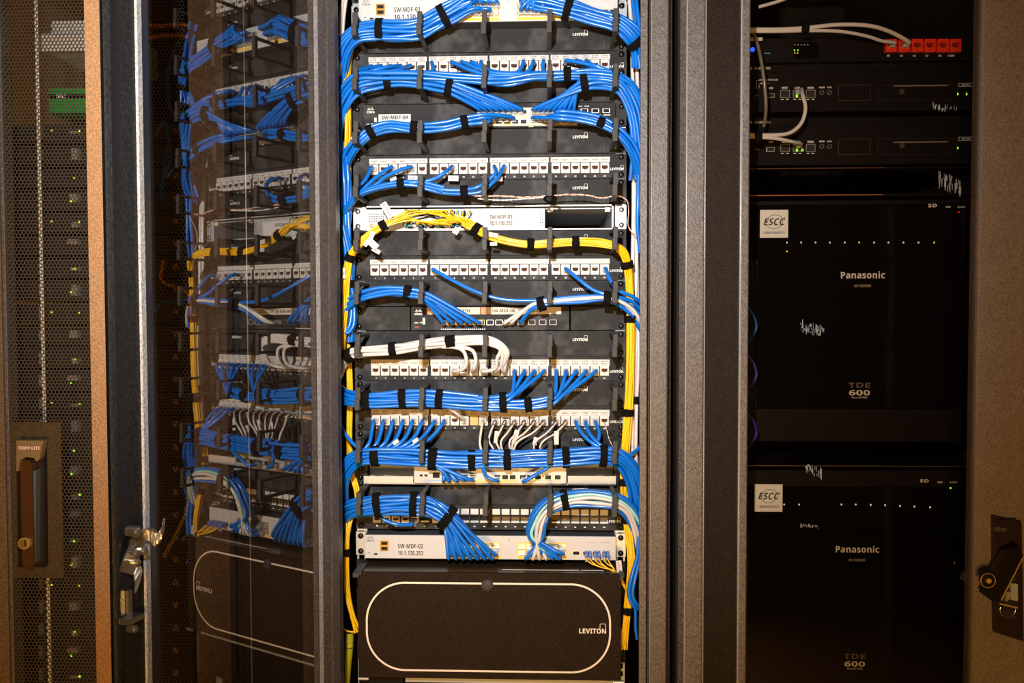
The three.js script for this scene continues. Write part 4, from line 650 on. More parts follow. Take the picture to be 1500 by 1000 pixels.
for (const [px, py, w, h, rot, lab] of [[815, 641, 7, 20, 0, 'white paper tag hanging between the nineteenth and twentieth ports of the fifth patch panel'], [727, 640, 6, 18, -0.1, 'white paper tag among the booted cables at the thirteenth port'], [755, 640, 7, 22, -0.25, 'white paper tag among the booted cables at the fifteenth port'], [784, 646, 6, 12, -0.2, 'white paper tag among the booted cables at the seventeenth port']]) { const p = at(px, py, 0.045), m = part(numbered('cable_tag'), new THREE.BoxGeometry(w * 0.00116, h * 0.00116, 0.0004), M.paper, scene, p.toArray()); m.rotation.z = rot; tag(m, lab, 'tag'); }
for (const [i, pts] of [[21, [[852, 634, 0.045], [864, 646, 0.055], [880, 656, 0.06]]], [22, [[863, 634, 0.045], [872, 645, 0.055], [884, 655, 0.06]]], [23, [[878, 634, 0.045], [876, 644, 0.052], [868, 654, 0.056]]]]) bundle({ color: 'blue', label: `blue cable dropping from the ${ORD[i]} port of the fifth patch panel`, start: [J(14, i)], path: [...pts, [900, 666, 0.058], [920, 680, 0.05]].slice(0, i === 23 ? 3 : 5) });
twisted([[885, 618, 0.012], [889, 630, 0.02], [892, 642, 0.03], [898, 655, 0.04]], ['beige', 'white'], 'of the twisted pair from the last port of the fifth patch panel', 10);
b = bundle({ n: 14, flat: 1.3, color: 'blue', label: 'blue cable in the widest bundle above the small silver switch', group: 'widest blue bundle above the small silver switch', fan0: 1.6, fan1: 1.5,
  path: [[494, 735, 0.02], [500, 705, 0.035], [509, 684, 0.048], [524, 671, 0.056], [548, 668, 0.058], [585, 669, 0.058], [617, 671, 0.058], [650, 673, 0.058], [690, 674, 0.058], [714, 673, 0.058], [745, 673, 0.058], [780, 672, 0.058], [806, 671, 0.058], [845, 669, 0.058], [880, 667, 0.058], [905, 671, 0.056], [920, 685, 0.048], [931, 710, 0.036], [939, 755, 0.02]] });
strap(b, 549, 'black slanted strap on the widest bundle after its first ring', { w: 0.014 }); strap(b, 634, 'black strap on the widest bundle where cables drop to the silver switch', { w: 0.015, grow: 1.1 }); strap(b, 691, 'black strap on the widest bundle left of the centre ring'); strap(b, 743, 'black strap on the widest bundle right of the centre ring'); strap(b, 829, 'black strap on the widest bundle right of the fourth ring'); strap(b, 884, 'black strap on the widest bundle left of the last ring', { grow: 1.1 });
b = bundle({ n: 5, flat: 0.9, color: 'blue', label: 'blue cable dropping to the small silver switch', each: 'from the right', group: 'blue cables dropping to the left ports of the silver switch', path: [[618, 676, 0.06], [637, 680, 0.06], [652, 688, 0.058]], end: [Q(693, 699, 0.031), Q(682, 699, 0.031), Q(671, 700, 0.031), Q(660, 700, 0.031), Q(652, 700, 0.031)] });
bundle({ color: 'blue', label: 'blue cable looping into the middle ports of the silver switch', path: [[712, 672, 0.062], [708, 686, 0.062], [712, 697, 0.06]], end: [Q(729, 700, 0.031)] });
bundle({ color: 'blue', label: 'blue cable slanting into the right ports of the silver switch', path: [[815, 676, 0.062], [800, 686, 0.062], [785, 695, 0.06]], end: [Q(768, 701, 0.031)] });
bundle({ color: 'blue', label: 'blue cable curving in from the left below the fourth bundle', path: [[494, 608, 0.03], [504, 632, 0.04], [516, 648, 0.05], [528, 657, 0.056], [550, 662, 0.058]] });
bundle({ color: 'blue', label: 'blue cable entering the last ring of the widest bundle from the upper right', path: [[944, 648, 0.03], [932, 660, 0.04], [918, 668, 0.052], [905, 672, 0.055], [890, 672, 0.058]] });
// --- unit 17 and SW-MDF-02
b = bundle({ n: 14, flat: 1.35, color: 'blue', label: 'blue cable fanning down to SW-MDF-02', each: 'plug from the right', group: 'blue bundle into left ports of SW-MDF-02', fan0: 2,
  path: [[492, 762, 0.02], [504, 752, 0.04], [520, 745, 0.055], [550, 740, 0.058], [582, 738, 0.058], [606, 738, 0.058], [623, 740, 0.058], [640, 747, 0.058], [655, 758, 0.058]], end: range(14, (i) => Q(727 - i * 5.2, 806 + (i % 2) * 6, Z2)) });
strap(b, 553, 'black strap on the lowest left bundle after its first ring'); strap(b, 606, 'black strap on the lowest left bundle before its second ring'); strap(b, 656, 'black strap where the lowest left bundle turns down to SW-MDF-02', { w: 0.015, grow: 1.05 });
bundle({ color: 'blue', label: 'short blue cable looping below the lowest left bundle to the fifth port', path: [[548, 750, 0.04], [562, 761, 0.04], [583, 768, 0.04], [600, 768, 0.03]], end: [Q(607, 763, 0.002)] });
b = bundle({ n: 12, flat: 1.3, color: ['blue', 'blue', 'white', 'aqua', 'white', 'blue', 'white', 'aqua', 'blue', 'blue', 'blue', 'blue'], label: 'blue or white cable arching to the right ports of SW-MDF-02', each: 'plug from the left', group: 'mixed bundle into right ports of SW-MDF-02', fan0: 1.3,
  path: [[942, 800, 0.015], [932, 765, 0.035], [919, 745, 0.05], [904, 735, 0.057], [870, 729, 0.058], [840, 730, 0.058], [815, 735, 0.058], [798, 746, 0.057], [787, 764, 0.056], [784, 784, 0.052]], end: range(12, (i) => Q(824 - i * 4.8, 805 + (i % 2) * 7, Z2)).reverse() });
strap(b, 827, 'black strap on the mixed blue and white bundle right of the fourth ring');
for (const [i, px] of [[0, 861], [1, 874], [2, 887]]) {
  const c = thing('fibre_connector', ['left of the three blue duplex fibre connectors in SW-MDF-02', 'middle of the three blue duplex fibre connectors in SW-MDF-02', 'right of the three blue duplex fibre connectors in SW-MDF-02'][i], 'connector', at(px, 810, Z2).toArray());
  for (const s of [-1, 1]) { part('connector_body', rbox(s * 0.0032 - 0.0026, s * 0.0032 + 0.0026, -0.004, 0.004, 0.001, 0.016, 0.0006), std('#4d74c9', 0.4), c); part('boot', new THREE.CylinderGeometry(0.0015, 0.0021, 0.012, 8).rotateX(0.9).translate(s * 0.0032, -0.006, 0.019), s < 0 ? M.white : std('#5a63d0', 0.4), c); }
  for (const s of [-1, 1]) bundle({ color: 'yellow', r: 0.0012, name: 'fibre_cable', label: 'yellow fibre tail from the duplex connectors of SW-MDF-02', group: 'yellow fibre tails from SW-MDF-02', path: [[px + s * 2.5, 817, 0.045], [px + 4 + s * 2.5, 823 + i, 0.052], [px + 18 - i * 3, 830 + i, 0.055], [900 + s, 836 + i * 2, 0.055], [912, 850 + i * 3, 0.05], [919, 872, 0.035], [919, 895, 0.025]] });
}
{ const p = at(907, 830, 0.06), [g, m] = sticker(0.0095, 0.022, (x, w, h) => { x.fillStyle = '#d07a6a'; for (let i = 0; i < 4; i++) x.fillRect(w * 0.25, h * (0.15 + i * 0.18), w * (0.3 + 0.2 * (i % 2)), h * 0.08); }, 64); const o = part(numbered('cable_tag'), g, m, scene, p.toArray()); o.rotation.z = 0.12; tag(o, 'white tag with red print at the right end of SW-MDF-02', 'tag'); }
// --- trunks beside the rails
b = bundle({ n: 12, r: 0.0017, flat: 0.8, color: 'yellow', name: 'fibre_cable', label: 'yellow fibre in the upright bundle at the upper left rail', group: 'yellow fibres beside the upper left rail', path: [[514, 70, 0.01], [510, 95, 0.022], [507, 125, 0.03], [509, 160, 0.036], [510, 190, 0.036], [509, 230, 0.026], [512, 290, 0.0]] });
bundle({ n: 3, r: 0.0032, color: 'white', label: 'white cable running upright at the upper left edge of the rack', group: 'white cables at the upper left edge', path: [[508, -30, 0.02], [503, 10, 0.03], [499, 60, 0.04], [495, 110, 0.045]] });
bundle({ n: 9, flat: 0.8, color: 'blue', label: 'blue cable in the upright trunk beside the left rail', group: 'blue trunk beside the left rail', path: [[496, 205, 0.02], [502, 232, 0.035], [507, 260, 0.035], [506, 300, 0.03], [507, 340, 0.028], [509, 400, 0.02], [514, 450, 0.015], [512, 500, 0.01]], loose: 0.35 });
b = bundle({ n: 5, flat: 0.9, color: 'blue', label: 'blue cable in the loop hanging at the left rail beside SW-MDF-06', group: 'blue loop at the left rail beside SW-MDF-06', path: [[503, 330, 0.04], [512, 380, 0.035], [514, 420, 0.03], [517, 455, 0.03], [516, 478, 0.032], [508, 486, 0.034], [499, 480, 0.035]] });
strap(b, 415, 'black strap on the blue loop beside the left rail', { byY: true });
b = bundle({ n: 8, r: 0.0016, color: 'yellow', name: 'fibre_cable', label: 'yellow fibre in the upright bundle crossing the left rail at mid height', group: 'yellow fibres at mid height of the left rail', path: [[513, 378, 0.05], [509, 410, 0.048], [506, 450, 0.045], [502, 490, 0.04], [500, 530, 0.03]] });
bundle({ n: 6, r: 0.0018, color: 'yellow', name: 'fibre_cable', label: 'yellow fibre in the upright bundle behind the lower left bundles', group: 'yellow fibres behind the lower left bundles', path: [[507, 490, 0.0], [510, 530, 0.0], [512, 580, 0.0], [512, 640, 0.0], [514, 690, 0.005], [522, 715, 0.01], [524, 740, 0.012]], loose: 0.4 });
b = bundle({ n: 7, r: 0.0016, color: 'yellow', name: 'fibre_cable', label: 'yellow fibre in the strapped bundle left of SW-MDF-02', group: 'yellow fibres left of SW-MDF-02', fan0: 2, fan1: 1.6, path: [[514, 750, 0.03], [509, 780, 0.04], [507, 808, 0.045], [507, 840, 0.045], [510, 875, 0.045], [517, 905, 0.05], [524, 925, 0.05]], loose: 0.3 });
strap(b, 809, 'black strap on the yellow fibres left of SW-MDF-02', { byY: true });
bundle({ color: 'yellow', r: 0.0014, name: 'fibre_cable', label: 'single yellow fibre curling below the lower left fibres', path: [[501, 917, 0.05], [507, 923, 0.05], [516, 925, 0.05], [524, 924, 0.045]] });
{ const p = [[512, 926, 0.03], [511, 950, 0.03], [508, 980, 0.03], [506, 1010, 0.03], [505, 1080, 0.03]].map((q) => at(...q)), o = p[0].clone(), t = thing('cable_conduit', 'green-yellow fibre conduit standing at the lower left beside the brown box', 'conduit', o.toArray()); const cv = new THREE.CatmullRomCurve3(p.map((q) => q.clone().sub(o))); part('tube', new THREE.TubeGeometry(cv, 24, 0.0075, 12), std('#b9b31e', 0.45), t); part('end_sleeve', new THREE.CylinderGeometry(0.003, 0.0068, 0.024, 14).translate(0, -0.012, 0.001), std('#c2bb25', 0.45), t); part('band', new THREE.TorusGeometry(0.0072, 0.0009, 6, 18).rotateX(Math.PI / 2).translate(-0.0005, -0.026, 0), std('#5d5a14', 0.6), t); }
bundle({ n: 3, flat: 1, color: 'white', r: 0.0035, label: 'white cable in the upright bundle behind the upper right rings', group: 'white cables along the upper right rail', path: [[924, -30, -0.03], [930, 60, -0.02], [932, 200, -0.01], [931, 300, 0.0], [931, 400, 0.005], [930, 470, 0.005], [929, 520, 0.005]] });
bundle({ n: 4, flat: 0.9, color: 'blue', label: 'blue cable dropping along the top right post', group: 'blue cables along the top right post', path: [[926, -40, 0.02], [931, 0, 0.03], [936, 40, 0.035], [942, 100, 0.03]] });
b = bundle({ n: 4, flat: 0.8, color: ['pink', 'white', 'pink', 'white'], r: 0.0034, label: 'pinkish white cable in the upright bundle beside the lower right rail', group: 'pinkish white cables along the lower right rail', path: [[932, 460, 0.01], [932, 520, 0.014], [930, 580, 0.014], [930, 640, 0.014], [931, 690, 0.01], [928, 740, 0.0], [926, 790, -0.01]] });
strap(b, 585, 'black strap on the pinkish white cables at the right rail', { byY: true });
bundle({ n: 2, color: 'blue', label: 'blue cable dropping along the right rail beside SW-MDF-01', group: 'blue cables along the right rail beside SW-MDF-01', path: [[938, 250, 0.03], [937, 290, 0.03], [938, 330, 0.028], [941, 370, 0.02]] });
b = bundle({ n: 12, r: 0.0015, color: 'yellow', name: 'fibre_cable', label: 'yellow fibre in the thick upright bundle beside SW-MDF-02', group: 'yellow fibres beside the right end of SW-MDF-02', fan1: 1.9, flat: 1.3, path: [[916, 650, 0.015], [914, 690, 0.02], [915, 730, 0.022], [920, 775, 0.03], [924, 815, 0.035], [923, 850, 0.035], [919, 892, 0.032], [916, 918, 0.032], [910, 950, 0.03]], loose: 0.3 });
strap(b, 894, 'black strap on the yellow fibres beside the brown box', { byY: true, grow: 0.9 }); strap(b, 762, 'black strap on the yellow fibres beside the lowest patch panel', { byY: true }); strap(b, 706, 'black strap on the yellow fibres beside the beige tray', { byY: true });
bundle({ n: 3, flat: 1, color: 'blue', label: 'blue cable looping down beside the brown box', group: 'blue loop beside the brown box', path: [[941, 770, 0.03], [935, 815, 0.04], [929, 845, 0.045], [926, 870, 0.045], [930, 885, 0.045], [937, 889, 0.04]] });
bundle({ color: 'blue', label: 'blue cable end hanging at the right beside the brown box', path: [[929, 880, 0.04], [931, 900, 0.04], [931, 918, 0.04], [933, 936, 0.04]], r: 0.0028 });
// white printed tags on the yellow fibres and ports
function tagAt(px, py, z, w, h, rot, label, draw) { const [g, m] = sticker(w, h, draw ?? ((x, cw, ch) => scribble(x, cw * 0.15, ch * 0.3, cw * 0.6, ch * 0.3, 6, '#5c5a58')), 128); const o = part(numbered('cable_tag'), g, m, scene, at(px, py, z).toArray()); o.rotation.z = rot; tag(o, label, 'tag'); }
tagAt(567, 308, 0.062, 0.029, 0.0115, -1.05, 'white slanting tag printed 46TH FL over SW-MDF-01', (x, w, h) => { x.fillStyle = '#4a4846'; x.font = `${Math.round(h * 0.62)}px sans-serif`; x.fillText('46TH FL', w * 0.06, h * 0.7, w * 0.86); });
tagAt(544, 346, 0.07, 0.018, 0.008, 1.15, 'upper white tag on the yellow fibres beside the first ring'); tagAt(547, 358, 0.075, 0.017, 0.0115, -0.75, 'lower white tag on the yellow fibres beside the first ring', (x, w, h) => { x.fillStyle = '#4a4846'; x.font = `${Math.round(h * 0.5)}px sans-serif`; x.fillText('01', w * 0.12, h * 0.6); }); tagAt(551, 367, 0.07, 0.015, 0.007, -0.5, 'lowest white tag below the first ring under SW-MDF-01'); tagAt(537, 356, 0.072, 0.012, 0.007, 0.9, 'small white tag tucked at the first ring under SW-MDF-01');
tagAt(668, 338, 0.05, 0.01, 0.011, -0.5, 'white tag hanging from the fibres below SW-MDF-01'); tagAt(722, 344, 0.066, 0.018, 0.0075, -0.15, 'white tag on the fibre bundle right of the centre ring'); tagAt(723, 357, 0.066, 0.012, 0.006, 0, 'small white tag below the fibre bundle at the centre ring');
tagAt(604.5, 261, 0.03, 0.017, 0.0095, -0.05, 'white tag below the fifth port of the second patch panel'); tagAt(664, 261, 0.03, 0.018, 0.0095, -0.03, 'white tag below the ninth port of the second patch panel'); tagAt(731, 262, 0.03, 0.012, 0.008, 0, 'white tag below the fourteenth port of the second patch panel'); tagAt(576, 262, 0.025, 0.012, 0.006, 0.3, 'small white tag below the third port of the second patch panel');
tagAt(504, 400, 0.06, 0.005, 0.018, 0.05, 'narrow white tag on the yellow fibres at the left rail');

// ---------------------------------------------------------------- right cabinet equipment, behind the dark glass
const ZR = -0.05, RX = (px) => at(px, 460, ZR).x, RY = (py) => at(1260, py, ZR).y, RL = xAt(1060, ZR), RR = RX(1425);
function printAt(parent, str, px, py, size, font = fontReg, mat = M.ink, align = 0.5, z = ZR) { const p = at(px, py, z); return part('print', text(str, size, font, align), mat, parent, [p.x - parent.position.x, p.y - parent.position.y, z - parent.position.z]); }
{ // unit with red keystone jacks and a status panel
  const y0 = RY(90), t = thing('keystone_panel', 'black panel with six red keystone jacks in the right cabinet', 'patch panel', [0, y0, ZR]);
  part('front_panel', rbox(RL, RR, 0, RY(54) - y0, -0.01, 0, 0.001), M.gearBlack, t);
  [1303, 1322, 1341, 1359.5, 1378.5, 1397].forEach((px, i) => { const p = at(px, 68.5, ZR), j = part('jack', jackGeo, M.red, t, [p.x, p.y - y0, 0.002]); j.scale.set(1.25, 1.25, 2); part('socket', socketGeo, M.redIn, j); printAt(t, ['A0', 'A1', 'A2', 'A3', 'A4', 'CONS'][i], px + (i === 5 ? -4 : -2), 81.5, 0.0032, fontBold); });
  const c = at(1178, 74, ZR); part('status_panel', rbox(-0.022, 0.022, -0.014, 0.014, 0, 0.001, 0.0005), M.gloss, t, [c.x + 0.003, c.y - y0, 0]);
  for (const [px, py, m] of [[1163.5, 74, ledGreen], [1168.5, 74, ledGreen], [1164, 78, ledAmber], [1168, 78, ledAmber]]) { const p = at(px, py, ZR); part('status_led', box(-0.0008, 0.0008, -0.0012, 0.0012, 0.001, 0.0018), m, t, [p.x, p.y - y0, 0]); }
  for (let i = 0; i < 5; i++) { const p = at(1164 + i * 4.7, 66, ZR); part('print', box(-0.001, 0.001, -0.0005, 0.0005, 0.001, 0.0014), M.ink, t, [p.x, p.y - y0, 0]); }
  { const p = at(1102, 73, ZR); part('power_led', new THREE.SphereGeometry(0.004, 10, 8), ledBlue, t, [p.x, p.y - y0, 0.002]); const q = at(1124, 78, ZR); part('blue_print', box(-0.0055, 0.0055, -0.001, 0.001, 0, 0.0004), std('#3f8fc0', 0.5), t, [q.x, q.y - y0, 0]); }
  const tg = at(1108, 57.5, -0.03); tag(part(numbered('cable_tag'), box(-0.0105, 0.0105, -0.003, 0.003, 0, 0.001), std('#cfcaa8', 0.6), scene, tg.toArray()), 'pale tag at the left of the red jack panel', 'tag');
  const red = 'white cable into the first or second red jack';
  let w = bundle({ color: 'white', label: 'white cable arching over to the second red jack', path: [[1085, 43, 0.0], [1140, 43, 0.0], [1178, 41, 0.0], [1230, 36, 0.0], [1275, 38, 0.0], [1305, 47, -0.01]], end: [Q(1325, 68, ZR + 0.004)], r: 0.0036, out: 0.02 });
  const w2 = bundle({ color: 'white', label: 'white cable running straight to the first red jack', path: [[1085, 46, 0.0], [1140, 46, 0.0], [1178, 45, 0.0], [1230, 46, 0.0], [1270, 53, -0.008], [1292, 60, -0.016]], end: [Q(1305, 68, ZR + 0.004)], r: 0.003, out: 0.02 });
  w.R = [0.009, 0.006]; strap(w, 1178, 'black strap on the two white cables above the red jack panel');
  bundle({ color: '#77726c', r: 0.003, label: 'grey cable hanging in front of the left edge of the right cabinet', path: [[1104, 50, 0.0], [1110, 66, 0.02], [1116, 95, 0.03], [1120, 125, 0.03], [1122, 160, 0.02], [1119, 185, 0.0]] });
  bundle({ color: 'white', r: 0.003, label: 'white cable slanting at the top of the right cabinet', path: [[1112, 10, 0], [1140, 2, 0], [1165, -8, 0]] });
}
function pbxServer(y0p, y1p, label, dy) { // 2U call server with jacks and option slot
  const y0 = RY(y1p), t = thing('call_server', label, 'server', [0, y0, ZR]), P = (px, py) => { const p = at(px, py + dy, ZR); return [p.x, p.y - y0, 0]; };
  part('front_panel', rbox(RL, RR, 0, RY(y0p) - y0, -0.02, 0, 0.001), M.gearBlack, t); part('top_strip', box(RL, RR, RY(y0p + 12) - y0, RY(y0p + 11) - y0, 0, 0.002), M.gearBlack, t);
  printAt(t, 'KX-NS1000', 1117, 100 + dy, 0.0042, fontReg); printAt(t, 'G', 1100, 100 + dy, 0.0042, fontBold);
  printAt(t, 'SYSTEM INITIALIZE', 1126, 117 + dy, 0.0028); printAt(t, 'NORMAL', 1120, 122 + dy, 0.0028); printAt(t, 'USB', 1129, 129 + dy, 0.0032, fontBold);
  part('switch_lines', join([box(-0.0003, 0.0003, -0.012, 0.003, 0, 0.0003), box(0, 0.007, 0.0025, 0.003, 0, 0.0003), box(0.0045, 0.005, -0.012, -0.003, 0, 0.0003)]), M.ink, t, P(1108, 120));
  part('mode_switch', rbox(-0.004, 0.004, -0.002, 0.002, 0, 0.002, 0.0004), M.ring, t, P(1108, 140));
  const u = part('usb_port', rbox(-0.0078, 0.0078, -0.0042, 0.0042, 0, 0.0015, 0.001), M.zinc, t, P(1128.5, 140)); part('usb_opening', box(-0.006, 0.006, -0.0026, 0.0026, 0.0008, 0.0018), M.dark, u);
  [[1149.5, 'MNT'], [1168, 'LAN'], [1187, 'WAN']].forEach(([px, s], i) => { const p = part('port', rjGeo, i === 1 ? ledGreen : M.zinc, t, P(px, 138)); if (i === 1) p.material = M.zinc; p.scale.set(1.35, 1.5, 1); part('port_opening', rjHole, M.portPlastic, p); printAt(t, s, px, 128.5 + dy, 0.0035, fontBold); part('print', join([box(-0.007, -0.002, 0, 0.001, 0, 0.0003), box(0.002, 0.007, 0, 0.001, 0, 0.0003)]), M.ink, t, P(px, 146)); });
  for (const [px, py] of [[1164, 141], [1172, 141], [1166, 136]]) part('link_led', box(-0.0017, 0.0017, -0.002, 0.002, 0.001, 0.002), ledGreen, t, P(px + 3, py));
  for (const [px, s] of [[1204, 'MOH'], [1215, 'EPG']]) { const k = part('audio_jack', new THREE.TorusGeometry(0.0036, 0.0011, 8, 18), std('#6b5f55', 0.4, 0.4), t, P(px, 135.5)); part('jack_hole', new THREE.CylinderGeometry(0.0026, 0.0026, 0.0008, 14).rotateX(Math.PI / 2), M.dark, k); printAt(t, s, px, 128 + dy, 0.003, fontBold); }
  const rect = (a, c, d, e) => { const [x0, yb] = P(a, e), [x1, yt] = P(c, d); const s = new THREE.Shape([new THREE.Vector2(x0, yb), new THREE.Vector2(x1, yb), new THREE.Vector2(x1, yt), new THREE.Vector2(x0, yt)]); s.holes.push(rectHole(x0 + 0.0007, x1 - 0.0007, yb + 0.0007, yt - 0.0007)); return extrude(s, 0.0008, 0); };
  part('blank_cover', rect(1227.5, 1275, 124, 148), std('#4d4541', 0.5), t); part('slot_cover', rect(1285.5, 1402, 123, 148), std('#2f2a28', 0.5), t); part('status_frame', rect(1404, 1426, 121.5, 127), M.ink, t); printAt(t, 'STATUS', 1415, 124.3 + dy, 0.0032, fontBold);
  part('card_edge', box(P(1308, 142)[0], P(1387, 142)[0], P(0, 143)[1], P(0, 142)[1], 0, 0.004), std('#9a8f84', 0.4), t); part('card_handle', rbox(-0.004, 0.004, -0.005, 0.005, 0, 0.006, 0.001), M.ring, t, P(1320, 135));
  for (const px of dy < 40 ? [1403, 1416] : [1403]) part('alarm_led', new THREE.ConeGeometry(0.0026, 0.005, 3).scale(1, 1, 0.3), ledGreen, t, P(px, 137));
  return t;
}
pbxServer(93, 163, 'upper of the two black call servers under the red jacks', 0); pbxServer(171, 241, 'lower of the two black call servers, above the thin bright shelf edge', 79);
bundle({ color: 'white', r: 0.0034, label: 'white cable looping from the LAN port of the upper call server', start: [Q(1168, 136, ZR)], path: [[1176, 140, -0.005], [1180, 158, 0.0], [1174, 180, 0.0], [1158, 194, 0.0], [1130, 198, 0.0], [1085, 196, 0.0]], out: 0.025 });
{ const w = bundle({ color: 'white', r: 0.0032, label: 'white cable from the LAN port of the lower call server', start: [Q(1168, 214, ZR)], path: [[1158, 207, -0.005], [1138, 203, 0.0], [1112, 201, 0.0], [1085, 200, 0.0]], out: 0.022 }); w.R = [0.008, 0.005]; strap(w, 1110, 'black strap on the two white cables left of the lower call server'); }
{ const s = thing('rack_shelf', 'black shelf with reflected light coloured into its front edge above the first phone exchange', 'shelf', [0, RY(288), ZR]); part('shelf_plate', box(RL, RR, 0, 0.003, -0.3, 0.012), M.gearBlack, s); part('front_edge', box(RL, RX(1287), 0.001, 0.0025, 0.012, 0.0128), std('#b06c34', 0.35), s); part('upper_flange', box(RL, RR, 0.0485, 0.051, -0.02, 0.008), M.gearBlack, s); part('upper_edge', box(RL, RX(1292), 0.0495, 0.0505, 0.008, 0.0086), std('#6d4420', 0.35), s); }  // orange edge parts: the reflection on both edges is put into their colour
function exchange(o, label) { // phone exchange cabinet with glossy lower front
  const y0 = RY(o.yb), h = RY(o.yt) - y0, t = thing('phone_exchange', label, 'telephone exchange', [0, y0, ZR]), P = (px, py) => { const p = at(px, py, ZR); return [p.x, p.y - y0, 0]; }, xl = RX(1088), xr2 = RX(o.xr);
  part('housing', rbox(xl, xr2, 0, h, -0.25, -0.004, 0.003), M.gearBlack, t); part('top_band', rbox(xl, xr2, P(0, o.band)[1], h, -0.01, 0.0035, 0.002), M.gearBlack, t);
  part('front_cover', rbox(P(o.xf, 0)[0], xr2 - 0.004, P(0, o.fb)[1], P(0, o.ft)[1], -0.006, 0.0, 0.004), M.gloss, t); part('lamp_strip', box(xl + 0.01, xr2 - 0.01, P(0, o.ft)[1], P(0, o.band)[1], -0.006, -0.002), M.gloss, t);
  printAt(t, 'Panasonic', o.nx, o.ny, 0.0118, fontBold, std('#d8d2c8', 0.5)); printAt(t, 'KX-TDE600', o.nx - 0.5, o.ny + 16, 0.0045, fontReg, std('#b9b0a6', 0.5));
  printAt(t, 'TDE', o.tx, o.ty - 7, 0.011, fontBold, std('#5a5450', 0.5)).scale.set(1.5, 0.85, 1); printAt(t, '600', o.tx, o.ty + 4, 0.0105, fontBold, std('#cfc8bd', 0.5)).scale.set(1.6, 0.9, 1); printAt(t, 'Pure IP-PBX', o.tx, o.ty + 11, 0.0036, fontBold, std('#aaa298', 0.5));
  printAt(t, 'SD', o.sx, o.sy, 0.0065, fontBold, M.ink, 0.5, ZR + 0.004).scale.set(1.5, 0.9, 1); printAt(t, 'RUN', o.sx + 23, o.sy + 2, 0.003, fontBold, M.ink, 0.5, ZR + 0.004); printAt(t, 'ALARM', o.sx + 42, o.sy + 2, 0.003, fontBold, M.ink, 0.5, ZR + 0.004);
  part('card_lamp', box(-0.0012, 0.0012, -0.0012, 0.0012, 0, 0.001), o.runLed, t, P(o.sx + 37, o.sy + 10)).position.z = 0.003;
  for (const [px, py, m] of o.dots) part('card_lamp', box(-0.0011, 0.0011, -0.0014, 0.0014, -0.002, -0.001), m, t, P(px, py));
  const [g, m] = sticker(0.05, 0.05, (x, w, hh) => { x.fillStyle = '#1d2a2c'; x.font = `italic bold ${Math.round(hh * 0.34)}px sans-serif`; x.fillText('ESCC', w * 0.1, hh * 0.55, w * 0.76); x.lineWidth = hh * 0.018; x.strokeStyle = '#2f6a72'; x.beginPath(); x.ellipse(w * 0.52, hh * 0.43, w * 0.3, hh * 0.24, -0.25, 0, 7); x.stroke(); x.fillStyle = '#2a7a4a'; x.fillRect(w * 0.87, hh * 0.26, hh * 0.03, hh * 0.03); x.fillStyle = o.phone; x.font = `bold ${Math.round(hh * 0.13)}px sans-serif`; x.fillText('1-800-959-ESCC', w * 0.1, hh * 0.86, w * 0.8); }, 256, '#e6e9e6');
  part('service_sticker', g, m, t, [...P(o.kx, o.ky).slice(0, 2), 0.004]);
  return t;
}
exchange({ yt: 293, yb: 648, band: 309, xr: 1415, xf: 1110, ft: 384, fb: 597, nx: 1264, ny: 402.5, tx: 1259, ty: 571, sx: 1366, sy: 301, kx: 1133, ky: 328, phone: '#2b4f66', runLed: ledRed, dots: [[1153, 355, ledWhite], [1174, 355, ledWhite], [1195, 355, ledWhite], [1216, 355, ledWhite], [1238, 355, ledWhite], [1259, 355, ledAmber], [1281, 355, ledWhite], [1302, 355, ledWhite], [1324, 355, ledWhite], [1346, 355, ledWhite], [1369, 355, ledAmber], [1153, 368, ledAmber]] }, 'upper black phone exchange with a white ESCC sticker, under the call servers');
{ const s = thing('rack_shelf', 'lower black shelf with a dull front edge between the two phone exchanges', 'shelf', [0, RY(682), ZR]); part('shelf_plate', box(RL, RR, 0, 0.003, -0.3, 0.012), M.gearBlack, s); part('front_edge', box(RL, RX(1418), 0.001, 0.0025, 0.012, 0.0128), std('#59450e', 0.4), s); }
exchange({ yt: 688, yb: 1040, band: 706, xr: 1415, xf: 1104, ft: 770, fb: 1000, nx: 1256, ny: 804, tx: 1252, ty: 968, sx: 1354, sy: 704, kx: 1125, ky: 728.5, phone: '#3c2f7a', runLed: ledGreen, dots: [[1149, 739, ledWhite], [1171, 739, ledWhite], [1233, 739, ledWhite], [1254, 739, ledWhite], [1276, 739.5, ledWhite], [1297, 740, ledWhite], [1319, 741, ledWhite], [1340, 742, ledWhite], [1363, 743, ledWhite]] }, 'lower black phone exchange with a white ESCC sticker, at the bottom of the right cabinet');
for (const [y, c, l] of [[470, '#2a5fae', 'upper'], [540, '#4a45b8', 'middle'], [625, '#3a35a8', 'lower']]) bundle({ color: c, r: 0.0022, label: `${l} thin blue cable at the left edge inside the right cabinet`, path: [[1094, y - 22, 0.02], [1104, y - 8, 0.01], [1108, y + 10, 0.0], [1100, y + 25, 0.01], [1092, y + 34, 0.02]] });

